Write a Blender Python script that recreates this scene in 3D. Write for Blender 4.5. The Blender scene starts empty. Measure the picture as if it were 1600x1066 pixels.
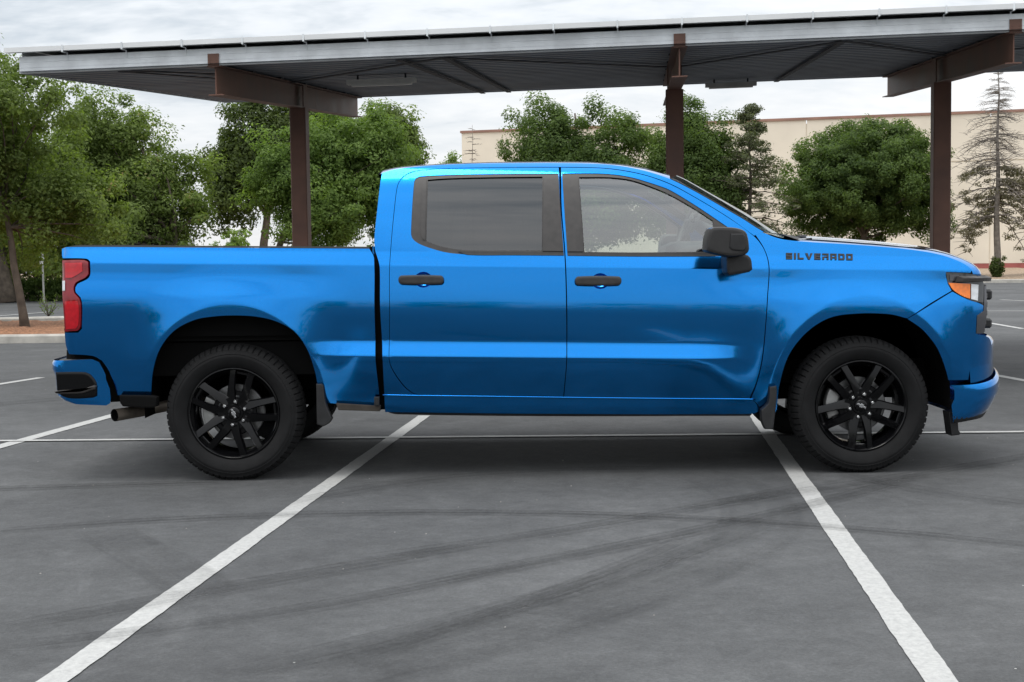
import bpy, math, random
import numpy as np
from mathutils import Vector, Matrix
from mathutils.geometry import delaunay_2d_cdt

# ------------------------------------------------------------------ camera, sky, sun, exposure
scene = bpy.context.scene
CAM_D, CAM_H = 8.06, 1.308            # metres from the truck's tyre faces (plane y=0), eye height
FPX = 2133.0                          # focal length in pixels of a 1600 px wide frame (48 mm)
ROLL = 0.0122
PITCH = math.atan(130.4 / FPX)
cp, sp = math.cos(PITCH), math.sin(PITCH)
v_fw = np.array([0, cp, -sp]); v_r0 = np.array([1.0, 0, 0]); v_u0 = np.array([0, sp, cp])
v_rt = v_r0 * math.cos(ROLL) - v_u0 * math.sin(ROLL)
v_up = v_u0 * math.cos(ROLL) + v_r0 * math.sin(ROLL)
cam_data = bpy.data.cameras.new('camera')
cam_data.sensor_width = 36.0
cam_data.lens = FPX / 1600.0 * 36.0
cam_data.clip_start = 0.1
cam_data.clip_end = 3000
cam = bpy.data.objects.new('camera', cam_data)
scene.collection.objects.link(cam)
M = Matrix.Identity(4)
for i in range(3):
    M[i][0], M[i][1], M[i][2] = v_rt[i], v_up[i], -v_fw[i]
M[0][3], M[1][3], M[2][3] = 0, -CAM_D, CAM_H
cam.matrix_world = M
scene.camera = cam

SUN_ELEV, SUN_AZ = math.radians(72), math.radians(-145)   # high, hazy, behind the photographer's left
world = bpy.data.worlds.new('World')
scene.world = world
world.use_nodes = True
wn, wl = world.node_tree.nodes, world.node_tree.links
wn.clear()
w_out = wn.new('ShaderNodeOutputWorld')
w_bg = wn.new('ShaderNodeBackground'); w_bg.inputs['Strength'].default_value = 0.1
w_sky = wn.new('ShaderNodeTexSky'); w_sky.sky_type = 'NISHITA'; w_sky.sun_disc = False
w_sky.sun_elevation = SUN_ELEV; w_sky.sun_rotation = SUN_AZ
w_sky.air_density = 1.0; w_sky.dust_density = 2.0
w_tc = wn.new('ShaderNodeTexCoord')
w_sep = wn.new('ShaderNodeSeparateXYZ'); wl.new(w_tc.outputs['Generated'], w_sep.inputs[0])
def wmath(op, a, b=None, c=None):
    n = wn.new('ShaderNodeMath'); n.operation = op
    for i, s in enumerate((a, b, c)):
        if s is None: continue
        if isinstance(s, (int, float)): n.inputs[i].default_value = s
        else: wl.new(s, n.inputs[i])
    return n.outputs[0]
zc = wmath('MAXIMUM', w_sep.outputs['Z'], 0.0)
zz = wmath('ADD', zc, 0.30)
cu = wmath('DIVIDE', w_sep.outputs['X'], zz); cv = wmath('DIVIDE', w_sep.outputs['Y'], zz)
w_cmb = wn.new('ShaderNodeCombineXYZ'); wl.new(cu, w_cmb.inputs[0]); wl.new(cv, w_cmb.inputs[1])
def wnoise(scale, detail, rough, seed, sx=1.0):
    n = wn.new('ShaderNodeTexNoise'); n.noise_dimensions = '3D'
    n.inputs['Scale'].default_value = scale; n.inputs['Detail'].default_value = detail
    n.inputs['Roughness'].default_value = rough
    n.inputs['Distortion'].default_value = 0.25
    mp = wn.new('ShaderNodeMapping'); mp.inputs['Location'].default_value = (seed, seed*.7, 0); mp.inputs['Scale'].default_value = (sx, 1, 1)
    wl.new(w_cmb.outputs[0], mp.inputs['Vector']); wl.new(mp.outputs[0], n.inputs['Vector'])
    return n.outputs['Fac']
n1 = wnoise(0.9, 5, 0.55, 3.1)
n2 = wnoise(3.6, 4, 0.6, 7.7, .75)
n3 = wnoise(13.0, 4, 0.6, 1.3, .5)
nn = wmath('ADD', wmath('ADD', wmath('MULTIPLY', n1, 0.48), wmath('MULTIPLY', n2, 0.27)), wmath('MULTIPLY', n3, 0.25))
w_ramp = wn.new('ShaderNodeValToRGB')      # cloud brightness, in the Nishita sky's own units
e = w_ramp.color_ramp.elements
e[0].position, e[0].color = 0.36, (0.50, 0.565, 0.63, 1)
e[1].position, e[1].color = 0.60, (1.0, 1.0, 1.0, 1)
m = w_ramp.color_ramp.elements.new(0.46); m.color = (0.80, 0.835, 0.87, 1)
wl.new(nn, w_ramp.inputs[0])
# an overcast sky is brighter overhead than at the horizon: (1 + 1.3 sin(elevation))
lum = wmath('MULTIPLY', wmath('ADD', wmath('MULTIPLY', zc, 1.3), 1.0), 10.0)
w_mul = wn.new('ShaderNodeVectorMath'); w_mul.operation = 'SCALE'
wl.new(w_ramp.outputs['Color'], w_mul.inputs[0]); wl.new(lum, w_mul.inputs['Scale'])
w_mix = wn.new('ShaderNodeMix'); w_mix.data_type = 'RGBA'
w_mix.inputs['Factor'].default_value = 0.90
wl.new(w_sky.outputs['Color'], w_mix.inputs['A']); wl.new(w_mul.outputs[0], w_mix.inputs['B'])
wl.new(w_mix.outputs['Result'], w_bg.inputs['Color'])
wl.new(w_bg.outputs[0], w_out.inputs[0])

sun_data = bpy.data.lights.new('sun', 'SUN')
sun_data.energy = 1.4; sun_data.angle = math.radians(28); sun_data.color = (1.0, 0.97, 0.92)
sun = bpy.data.objects.new('sun', sun_data)
scene.collection.objects.link(sun)
sdir = Vector((math.sin(SUN_AZ) * math.cos(SUN_ELEV), math.cos(SUN_AZ) * math.cos(SUN_ELEV), math.sin(SUN_ELEV)))
sun.rotation_euler = sdir.to_track_quat('Z', 'Y').to_euler()
sun.location = (0, 0, 30)

scene.view_settings.view_transform = 'Standard'
scene.view_settings.look = 'None'
scene.view_settings.exposure = 0.0
scene.view_settings.gamma = 1.0
scene.view_settings.use_curve_mapping = False
scene.render.engine = 'CYCLES'
scene.cycles.use_denoising = True
scene.cycles.max_bounces = 8
scene.cycles.diffuse_bounces = 3
scene.cycles.glossy_bounces = 4
scene.cycles.transparent_max_bounces = 24
scene.cycles.caustics_reflective = False
scene.cycles.caustics_refractive = False

# ------------------------------------------------------------------ survey helpers: photo measurements -> metres on real planes
def ray(px, py):
    return v_fw * FPX + v_rt * (px - 800) - v_up * (py - 533)
def U(px, py, y):                     # point (x, z) where the sight line meets the vertical plane y
    v = ray(px, py); t = (y + CAM_D) / v[1]
    return v[0] * t, CAM_H + v[2] * t
def G(px, py):                        # point on the ground
    v = ray(px, py); t = -CAM_H / v[2]
    return v[0] * t, -CAM_D + v[1] * t

# ------------------------------------------------------------------ mesh helpers
def link(o, parent=None, pinv=None):
    scene.collection.objects.link(o)
    if parent is not None:
        o.parent = parent
        if pinv is None:
            pinv = Matrix.Translation(-Vector(parent.get('_at', (0, 0, 0))))
        o.matrix_parent_inverse = pinv
    return o
def obj_from(name, me, parent=None, local=False):
    o = bpy.data.objects.new(name, me)
    return link(o, parent, Matrix.Identity(4) if local else None)
def mesh(name, V, Fc, mat, parent=None, smooth=False, local=False, normals=None):
    me = bpy.data.meshes.new(name)
    me.from_pydata([tuple(map(float, v)) for v in V], [], [tuple(f) for f in Fc])
    if mat is not None: me.materials.append(mat)
    if smooth:
        me.polygons.foreach_set('use_smooth', [True] * len(me.polygons))
    if normals is not None:
        me.normals_split_custom_set_from_vertices([tuple(map(float, n)) for n in normals])
    me.update()
    return obj_from(name, me, parent, local)
def empty(name, at, label, cat, group=None):
    o = bpy.data.objects.new(name, None)
    scene.collection.objects.link(o)
    o.location = at; o['_at'] = tuple(at)
    tag(o, label, cat, group)
    return o
def tag(o, label, cat=None, group=None, kind=None):
    o['label'] = label
    if cat: o['category'] = cat
    if group: o['group'] = group
    if kind: o['kind'] = kind
    return o
def quads_to_np(name, V, Fq, mat, parent=None, smooth=False):
    """big quad mesh from numpy arrays"""
    me = bpy.data.meshes.new(name)
    me.vertices.add(len(V)); me.vertices.foreach_set('co', np.asarray(V, np.float32).ravel())
    nf, k = Fq.shape
    me.loops.add(nf * k); me.loops.foreach_set('vertex_index', Fq.astype(np.int32).ravel())
    me.polygons.add(nf); me.polygons.foreach_set('loop_start', np.arange(0, nf * k, k, dtype=np.int32))
    me.polygons.foreach_set('loop_total', np.full(nf, k, np.int32))
    if smooth: me.polygons.foreach_set('use_smooth', np.ones(nf, bool))
    me.materials.append(mat); me.update(calc_edges=True); me.validate()
    return obj_from(name, me, parent)

class MB:
    """collects boxes, bars and tubes into one mesh"""
    def __init__(s): s.V, s.F = [], []
    def add(s, V, Fc):
        n = len(s.V); s.V += [tuple(map(float, v)) for v in V]; s.F += [tuple(i + n for i in f) for f in Fc]; return s
    def box(s, a, b, bev=0.0):
        x0, y0, z0 = a; x1, y1, z1 = b
        if bev <= 0:
            V = [(x0,y0,z0),(x1,y0,z0),(x1,y1,z0),(x0,y1,z0),(x0,y0,z1),(x1,y0,z1),(x1,y1,z1),(x0,y1,z1)]
            return s.add(V, [(0,3,2,1),(4,5,6,7),(0,1,5,4),(1,2,6,5),(2,3,7,6),(3,0,4,7)])
        c = ((x0+x1)/2, (y0+y1)/2, (z0+z1)/2); h = ((x1-x0)/2, (y1-y0)/2, (z1-z0)/2)
        V, idx = [], {}
        for ax in range(3):
            for sx in (-1, 1):
                for sy in (-1, 1):
                    for sz in (-1, 1):
                        sg = (sx, sy, sz)
                        p = [c[i] + sg[i] * (h[i] - (0 if i == ax else bev)) for i in range(3)]
                        idx[(ax, sg)] = len(V); V.append(p)
        Fc = []
        for ax in range(3):
            o1, o2 = (ax+1) % 3, (ax+2) % 3
            for sg in (-1, 1):
                q = []
                for a1, a2 in ((-1,-1),(1,-1),(1,1),(-1,1)):
                    t = [0,0,0]; t[ax] = sg; t[o1] = a1; t[o2] = a2; q.append(idx[(ax, tuple(t))])
                Fc.append(q if sg > 0 else q[::-1])
        for ax in range(3):
            o1, o2 = (ax+1) % 3, (ax+2) % 3
            for a1 in (-1, 1):
                for a2 in (-1, 1):
                    def k(face, along):
                        t = [0,0,0]; t[ax] = along; t[o1] = a1; t[o2] = a2; return idx[(face, tuple(t))]
                    q = [k(o1,-1), k(o1,1), k(o2,1), k(o2,-1)]
                    Fc.append(q if a1*a2 < 0 else q[::-1])
        for sx in (-1, 1):
            for sy in (-1, 1):
                for sz in (-1, 1):
                    t = (sx, sy, sz); q = [idx[(0,t)], idx[(1,t)], idx[(2,t)]]
                    Fc.append(q if sx*sy*sz > 0 else q[::-1])
        return s.add(V, Fc)
    def tube(s, pts, radii, n=8, cap=True):
        pts = [np.array(p, float) for p in pts]
        if isinstance(radii, (int, float)): radii = [radii] * len(pts)
        V, Fc = [], []
        up = np.array([0.0, 0, 1])
        for i, p in enumerate(pts):
            d = pts[min(i+1, len(pts)-1)] - pts[max(i-1, 0)]
            d /= (np.linalg.norm(d) + 1e-9)
            a = np.cross(d, up if abs(d[2]) < .9 else np.array([1.0, 0, 0])); a /= np.linalg.norm(a); b = np.cross(d, a)
            for k in range(n):
                t = 2 * math.pi * k / n
                V.append(p + radii[i] * (a * math.cos(t) + b * math.sin(t)))
        for i in range(len(pts) - 1):
            for k in range(n):
                k2 = (k + 1) % n
                Fc.append((i*n+k, i*n+k2, (i+1)*n+k2, (i+1)*n+k))
        if cap:
            Fc.append(tuple(range(n))[::-1]); Fc.append(tuple(range((len(pts)-1)*n, len(pts)*n)))
        return s.add(V, Fc)
    def lathe_y(s, prof, n=64, c=(0, 0, 0), caps=False):
        """profile of (radius, y) turned about the y axis"""
        V, Fc = [], []
        for r, y in prof:
            for k in range(n):
                t = 2 * math.pi * k / n
                V.append((c[0] + r * math.cos(t), c[1] + y, c[2] + r * math.sin(t)))
        m = len(prof)
        for i in range(m - 1):
            for k in range(n):
                k2 = (k + 1) % n
                Fc.append((i*n+k, (i+1)*n+k, (i+1)*n+k2, i*n+k2))
        if caps:
            Fc.append(tuple(range(n))); Fc.append(tuple(range((m-1)*n, m*n))[::-1])
        return s.add(V, Fc)
    def prism(s, pts_xz, y0, y1, bev=0.0):
        """outline in (x, z) pushed from y0 to y1 (y0 faces the camera), edges of the y0 face eased by bev"""
        P = np.array(pts_xz, float); n = len(P)
        area = 0.5 * np.sum(P[:,0]*np.roll(P[:,1],-1) - np.roll(P[:,0],-1)*P[:,1])
        if area < 0: P = P[::-1]
        rings = []
        if bev > 0:
            rings = [(inset_poly(P, bev*1.5), y0), (inset_poly(P, bev), y0), (inset_poly(P, bev*.3), y0 + bev*.3), (P, y0 + bev), (P, y1 - bev), (inset_poly(P, bev), y1)]
        else:
            rings = [(P, y0), (P, y1)]
        V, Fc = [], []
        for R, y in rings:
            V += [(p[0], y, p[1]) for p in R]
        for i in range(len(rings) - 1):
            for k in range(n):
                k2 = (k + 1) % n
                Fc.append((i*n+k, (i+1)*n+k, (i+1)*n+k2, i*n+k2))
        Fc.append(tuple(range(n))); Fc.append(tuple(range((len(rings)-1)*n, len(rings)*n))[::-1])
        return s.add(V, Fc)
    def build(s, name, mat, parent=None, smooth=False, local=False, angle=None):
        o = mesh(name, s.V, s.F, mat, parent, smooth, local)
        if angle is not None:
            o.data.polygons.foreach_set('use_smooth', [True] * len(o.data.polygons))
            o.data.set_sharp_from_angle(angle=math.radians(angle))
        return o
    def mirrored(s, yc):
        m = MB(); m.V = [(v[0], 2*yc - v[1], v[2]) for v in s.V]; m.F = [f[::-1] for f in s.F]; return m

def inset_poly(P, d):
    n = len(P); out = []
    for i in range(n):
        a, b, c = P[i-1], P[i], P[(i+1) % n]
        e1 = b - a; e2 = c - b
        e1 = e1 / (np.linalg.norm(e1) + 1e-9); e2 = e2 / (np.linalg.norm(e2) + 1e-9)
        n1 = np.array([-e1[1], e1[0]]); n2 = np.array([-e2[1], e2[0]])
        nn_ = n1 + n2; l = np.dot(nn_, nn_)
        nn_ = nn_ * (2 / l) if l > .3 else nn_
        q = nn_ * d
        if np.linalg.norm(q) > 2 * abs(d): q = q / np.linalg.norm(q) * 2 * abs(d)
        out.append(b + q)
    return np.array(out)
def smooth_poly(P, step=.03, corner=38, closed=True):
    """Catmull-Rom through the points, kept sharp at real corners, resampled"""
    P = [np.array(p, float) for p in P]; n = len(P); out = []
    def is_corner(i):
        if not closed and i in (0, n - 1): return True
        a, b, c = P[i-1], P[i], P[(i+1) % n]
        e1 = b - a; e2 = c - b
        ang = math.degrees(math.acos(max(-1, min(1, np.dot(e1, e2) / (np.linalg.norm(e1)*np.linalg.norm(e2) + 1e-12)))))
        return ang > corner
    cor = [is_corner(i) for i in range(n)]
    for i in range(n if closed else n - 1):
        p1, p2 = P[i], P[(i+1) % n]
        p0 = p1 + (p1 - p2) if cor[i] else P[i-1]
        p3 = p2 + (p2 - p1) if cor[(i+1) % n] else P[(i+2) % n]
        L = np.linalg.norm(p2 - p1); k = max(1, int(math.ceil(L / step)))
        d0 = max(np.linalg.norm(p1-p0), 1e-6); d2 = max(np.linalg.norm(p3-p2), 1e-6)
        t1 = (p2 - p0) / (d0 + L) * L if not cor[i] else (p2 - p1)
        t2 = (p3 - p1) / (d2 + L) * L if not cor[(i+1) % n] else (p2 - p1)
        for j in range(k):
            t = j / k
            out.append((2*t**3-3*t*t+1)*p1 + (t**3-2*t*t+t)*t1 + (-2*t**3+3*t*t)*p2 + (t**3-t*t)*t2)
    if not closed: out.append(P[-1])
    return np.array(out)
def in_poly(X, Z, P):
    ins = np.zeros(len(X), bool); n = len(P); j = n - 1
    for i in range(n):
        zi, zj, xi, xj = P[i][1], P[j][1], P[i][0], P[j][0]
        if zi != zj:
            c = ((zi > Z) != (zj > Z)) & (X < (xj - xi) * (Z - zi) / (zj - zi) + xi)
            ins ^= c
        j = i
    return ins
def grid(name, P, mat, parent=None, smooth=True, local=False, flip=False):
    """P[i][j] rows of points"""
    nu, nv = len(P), len(P[0])
    V = [p for r in P for p in r]; Fc = []
    for i in range(nu - 1):
        for j in range(nv - 1):
            q = (i*nv+j, i*nv+j+1, (i+1)*nv+j+1, (i+1)*nv+j)
            Fc.append(q[::-1] if flip else q)
    return mesh(name, V, Fc, mat, parent, smooth, local)

# ------------------------------------------------------------------ materials
def newmat(name):
    m = bpy.data.materials.new(name); m.use_nodes = True
    nt = m.node_tree; b = nt.nodes['Principled BSDF']
    return m, nt, b
def pbr(name, col, rough=.5, metal=0.0, coat=0.0, coat_r=.03, spec=.5, var=0.0, scale=8.0, bump=0.0, bscale=60.0, rvar=0.0):
    m, nt, b = newmat(name)
    b.inputs['Base Color'].default_value = (*col, 1); b.inputs['Roughness'].default_value = rough
    b.inputs['Metallic'].default_value = metal; b.inputs['Coat Weight'].default_value = coat
    b.inputs['Coat Roughness'].default_value = coat_r; b.inputs['Specular IOR Level'].default_value = spec
    tc = nt.nodes.new('ShaderNodeTexCoord')
    if var > 0 or rvar > 0:
        n = nt.nodes.new('ShaderNodeTexNoise'); n.inputs['Scale'].default_value = scale; n.inputs['Detail'].default_value = 6
        nt.links.new(tc.outputs['Object'], n.inputs['Vector'])
        if var > 0:
            r = nt.nodes.new('ShaderNodeValToRGB')
            r.color_ramp.elements[0].position = .3; r.color_ramp.elements[1].position = .7
            r.color_ramp.elements[0].color = (*[max(0, c * (1 - var)) for c in col], 1)
            r.color_ramp.elements[1].color = (*[min(1, c * (1 + var)) for c in col], 1)
            nt.links.new(n.outputs['Fac'], r.inputs[0]); nt.links.new(r.outputs[0], b.inputs['Base Color'])
        if rvar > 0:
            mr = nt.nodes.new('ShaderNodeMapRange')
            mr.inputs['To Min'].default_value = max(0, rough - rvar); mr.inputs['To Max'].default_value = min(1, rough + rvar)
            nt.links.new(n.outputs['Fac'], mr.inputs[0]); nt.links.new(mr.outputs[0], b.inputs['Roughness'])
    if bump > 0:
        n2 = nt.nodes.new('ShaderNodeTexNoise'); n2.inputs['Scale'].default_value = bscale; n2.inputs['Detail'].default_value = 4
        nt.links.new(tc.outputs['Object'], n2.inputs['Vector'])
        bp = nt.nodes.new('ShaderNodeBump'); bp.inputs['Strength'].default_value = bump; bp.inputs['Distance'].default_value = .01
        nt.links.new(n2.outputs['Fac'], bp.inputs['Height']); nt.links.new(bp.outputs[0], b.inputs['Normal'])
    return m
def glass(name, tint, ior=1.6, rough=0.0):
    m = bpy.data.materials.new(name); m.use_nodes = True; nt = m.node_tree; nt.nodes.clear()
    o = nt.nodes.new('ShaderNodeOutputMaterial'); mx = nt.nodes.new('ShaderNodeMixShader')
    fr = nt.nodes.new('ShaderNodeFresnel'); fr.inputs[0].default_value = ior
    # a thin pane reflects alike from both faces
    gg = nt.nodes.new('ShaderNodeNewGeometry'); mi = nt.nodes.new('ShaderNodeMix'); mi.data_type = 'FLOAT'; mi.inputs[2].default_value = ior; mi.inputs[3].default_value = 1 / ior
    nt.links.new(gg.outputs['Backfacing'], mi.inputs[0]); nt.links.new(mi.outputs[0], fr.inputs[0])
    t = nt.nodes.new('ShaderNodeBsdfTransparent'); t.inputs[0].default_value = (*tint, 1)
    g = nt.nodes.new('ShaderNodeBsdfGlossy'); g.inputs['Roughness'].default_value = rough
    nt.links.new(fr.outputs[0], mx.inputs[0]); nt.links.new(t.outputs[0], mx.inputs[1]); nt.links.new(g.outputs[0], mx.inputs[2])
    nt.links.new(mx.outputs[0], o.inputs[0])
    return m

# ------------------------------------------------------------------ ground
def circle3(a, b, c):
    ax, ay = a; bx, by = b; cx, cy = c
    d = 2 * (ax*(by-cy) + bx*(cy-ay) + cx*(ay-by))
    if abs(d) < 1e-4: d = 1e-4
    ux = ((ax*ax+ay*ay)*(by-cy) + (bx*bx+by*by)*(cy-ay) + (cx*cx+cy*cy)*(ay-by)) / d
    uy = ((ax*ax+ay*ay)*(cx-bx) + (bx*bx+by*by)*(ax-cx) + (cx*cx+cy*cy)*(bx-ax)) / d
    return ux, uy, math.hypot(ax-ux, ay-uy)
MARKS = [  # three points on the mark, half width, darkness, soft edge
    (((-200, 850), (620, 803), (1800, 880)), .055, .50, .03),
    (((-100, 768), (150, 761), (420, 752)), .06, .45, .04),
    (((-60, 1000), (400, 914), (800, 848)), .085, .34, .05),
    (((-60, 1022), (450, 958), (830, 882)), .06, .36, .03),
    (((600, 925), (1010, 848), (1450, 742)), .065, .46, .03),
    (((500, 885), (1000, 812), (1300, 752)), .07, .36, .04),
    (((500, 1050), (930, 905), (1090, 836)), .055, .38, .03),
    (((400, 1085), (800, 990), (1130, 872)), .20, .26, .05),
    (((300, 1070), (820, 945), (1200, 820)), .075, .30, .04),
    (((150, 830), (260, 890), (330, 935)), .16, .20, .05),
    (((1050, 800), (1300, 765), (1700, 700)), .08, .36, .04),
    (((1320, 740), (1450, 770), (1700, 800)), .07, .30, .04),
    (((420, 800), (800, 742), (1100, 738)), .07, .34, .04),
    (((-100, 640), (60, 628), (260, 600)), .08, .35, .05),
    (((1080, 740), (1190, 800), (1060, 900)), .22, .16, .08),
]
def asphalt_mat():
    m, nt, b = newmat('asphalt'); N, Lk = nt.nodes, nt.links
    geo = N.new('ShaderNodeNewGeometry')
    def noise(scale, det, rough=.55, dist=0):
        n = N.new('ShaderNodeTexNoise'); n.inputs['Scale'].default_value = scale; n.inputs['Detail'].default_value = det
        n.inputs['Roughness'].default_value = rough; n.inputs['Distortion'].default_value = dist
        Lk.new(geo.outputs['Position'], n.inputs['Vector']); return n.outputs['Fac']
    def ramp(f, stops):
        r = N.new('ShaderNodeValToRGB'); e = r.color_ramp.elements
        e[0].position, e[0].color = stops[0][0], (*stops[0][1], 1); e[1].position, e[1].color = stops[-1][0], (*stops[-1][1], 1)
        for p, c in stops[1:-1]:
            q = e.new(p); q.color = (*c, 1)
        Lk.new(f, r.inputs[0]); return r.outputs['Color']
    def mix(f, a, b_, mode='MIX'):
        n = N.new('ShaderNodeMix'); n.data_type = 'RGBA'; n.blend_type = mode
        for s, v in (('Factor', f), ('A', a), ('B', b_)):
            if isinstance(v, (int, float)): n.inputs[s].default_value = v
            elif isinstance(v, tuple): n.inputs[s].default_value = (*v, 1)
            else: Lk.new(v, n.inputs[s])
        return n.outputs['Result']
    base = ramp(noise(.33, 6, .6, .5), [(.32, (.060, .061, .063)), (.5, (.079, .081, .083)), (.68, (.104, .106, .108))])
    mid = ramp(noise(3.1, 10, .72, .3), [(.25, (.76, .76, .76)), (.5, (1, 1, 1)), (.75, (1.24, 1.24, 1.24))])
    col = mix(1.0, base, mid, 'MULTIPLY')
    fine_ = ramp(noise(15, 8, .75, .2), [(.28, (.82, .82, .82)), (.5, (1, 1, 1)), (.72, (1.22, 1.22, 1.22))])
    col = mix(1.0, col, fine_, 'MULTIPLY')
    # drifts of pale dust, aggregate grain, odd light chips
    dust = ramp(noise(.8, 8, .7, 1.2), [(.56, (0, 0, 0)), (.72, (1, 1, 1))])
    dm = N.new('ShaderNodeMath'); dm.operation = 'MULTIPLY'; dm.inputs[1].default_value = .5; Lk.new(dust, dm.inputs[0])
    col = mix(dm.outputs[0], col, (.150, .153, .156))
    grain = ramp(noise(70, 4, .8), [(.25, (.70, .70, .70)), (.5, (1, 1, 1)), (.78, (1.34, 1.34, 1.34))])
    col = mix(1.0, col, grain, 'MULTIPLY')
    vor = N.new('ShaderNodeTexVoronoi'); vor.inputs['Scale'].default_value = 7.0; Lk.new(geo.outputs['Position'], vor.inputs['Vector'])
    lt = N.new('ShaderNodeMath'); lt.operation = 'LESS_THAN'; lt.inputs[1].default_value = .028; Lk.new(vor.outputs['Distance'], lt.inputs[0])
    vs = N.new('ShaderNodeSeparateColor'); Lk.new(vor.outputs['Color'], vs.inputs[0])
    gt = N.new('ShaderNodeMath'); gt.operation = 'GREATER_THAN'; gt.inputs[1].default_value = .93; Lk.new(vs.outputs[0], gt.inputs[0])
    chip = N.new('ShaderNodeMath'); chip.operation = 'MULTIPLY'; Lk.new(lt.outputs[0], chip.inputs[0]); Lk.new(gt.outputs[0], chip.inputs[1])
    col = mix(chip.outputs[0], col, (.45, .45, .43))
    Lk.new(col, b.inputs['Base Color'])
    b.inputs['Roughness'].default_value = .82; b.inputs['Specular IOR Level'].default_value = .35
    bp = N.new('ShaderNodeBump'); bp.inputs['Strength'].default_value = .5; bp.inputs['Distance'].default_value = .006
    Lk.new(noise(130, 4, .7), bp.inputs['Height']); Lk.new(bp.outputs[0], b.inputs['Normal'])
    return m
def paint_mat():
    m, nt, b = newmat('road_paint'); N, Lk = nt.nodes, nt.links
    geo = N.new('ShaderNodeNewGeometry')
    def noise(scale, det, rough=.6):
        n = N.new('ShaderNodeTexNoise'); n.inputs['Scale'].default_value = scale; n.inputs['Detail'].default_value = det
        n.inputs['Roughness'].default_value = rough; Lk.new(geo.outputs['Position'], n.inputs['Vector']); return n.outputs['Fac']
    def rng(v, a, b_):
        n = N.new('ShaderNodeMapRange'); n.interpolation_type = 'SMOOTHSTEP'; Lk.new(v, n.inputs['Value'])
        n.inputs['From Min'].default_value = a; n.inputs['From Max'].default_value = b_; return n.outputs['Result']
    r = N.new('ShaderNodeValToRGB'); e = r.color_ramp.elements
    e[0].position, e[0].color = .32, (.33, .33, .325, 1); e[1].position, e[1].color = .60, (.47, .47, .455, 1)
    Lk.new(noise(38, 8, .8), r.inputs[0])
    w1 = N.new('ShaderNodeMix'); w1.data_type = 'RGBA'; Lk.new(rng(noise(24, 8, .85), .56, .70), w1.inputs['Factor'])
    Lk.new(r.outputs[0], w1.inputs['A']); w1.inputs['B'].default_value = (.20, .20, .20, 1)
    Lk.new(w1.outputs['Result'], b.inputs['Base Color']); b.inputs['Roughness'].default_value = .7
    return m
MAT_ASPHALT = asphalt_mat(); MAT_PAINT = paint_mat()
MAT_CONC = pbr('kerb_concrete', (.42, .40, .36), .85, var=.22, scale=5, bump=.3, bscale=90)
MAT_MULCH = pbr('bark_mulch', (.26, .125, .065), .95, var=.55, scale=22, bump=1.0, bscale=40)
MAT_LITTER = pbr('leaf_litter', (.30, .22, .15), .95, var=.5, scale=9, bump=1.0, bscale=25)

gz = np.array([-1500, -300, -60, -12, 12, 60, 300, 1500], float)
V = [(x, y, 0) for y in gz for x in gz]
Fc = [(j*8+i, j*8+i+1, (j+1)*8+i+1, (j+1)*8+i) for j in range(7) for i in range(7)]
o = mesh('ground', V, Fc, MAT_ASPHALT); tag(o, 'dark grey asphalt car park with curved tyre marks', None, None, 'structure')

def stripe(p, q, w, z=.004, seed=0, grow=1.0):
    """painted line from pixel p to pixel q on the ground, edges slightly ragged"""
    rr = random.Random(seed)
    a, b_ = np.array(G(*p)), np.array(G(*q)); d = b_ - a; L = np.linalg.norm(d); d /= L; nrm = np.array([-d[1], d[0]])
    n = max(4, int(L / .03)); Vv = []
    j0 = j1 = 0
    for i in range(n + 1):
        t = i / n; c = a + (b_ - a) * t
        j0 = .7*j0 + rr.uniform(-.0017, .0017); j1 = .7*j1 + rr.uniform(-.0017, .0017)
        l = c + nrm * (w/2 + j0); r = c - nrm * (w/2 + j1)
        Vv += [(l[0], l[1], z), (r[0], r[1], z)]
    Ff = [(2*i, 2*i+1, 2*i+3, 2*i+2) for i in range(n)]
    o = mesh('parking_line', Vv, Ff, MAT_PAINT); o['kind'] = 'structure'
    return o
tag(stripe((663, 650), (-20, 1139.6), .100, .004, 1), 'white stall line running from under the truck towards lower left', None, None, 'structure')
tag(stripe((1177.5, 645), (1522, 1140), .104, .004, 2), 'white stall line running from front wheel towards lower right', None, None, 'structure')
tag(stripe((-150, 691.5), (1750, 674.7), .075, .008, 3), 'thin white cross line running beneath the whole truck', None, None, 'structure')
tag(stripe((-260, 770), (190, 646), .115, .004, 4), 'white stall line below the rear bumper', None, None, 'structure')
tag(stripe((-160, 626), (64, 590.5), .11, .004, 5), 'short white line left of rear bumper', None, None, 'structure')
tag(stripe((1400, 558.6), (1760, 624), .11, .004, 6), 'white line right of the front bumper', None, None, 'structure')
tag(stripe((1537, 503.5), (1598, 514), .11, .004, 7), 'short white line right of the grille', None, None, 'structure')
tag(stripe((1380, 487), (1800, 485), .10, .004, 8), 'faint white line behind the truck at right', None, None, 'structure')
tag(stripe((1563, 468.5), (1720, 476), .12, .004, 9), 'far short white line at right', None, None, 'structure')
tag(stripe((-160, 507), (80, 488), .12, .012, 10), 'white edge line of the far lane at left', None, None, 'structure')

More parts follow.
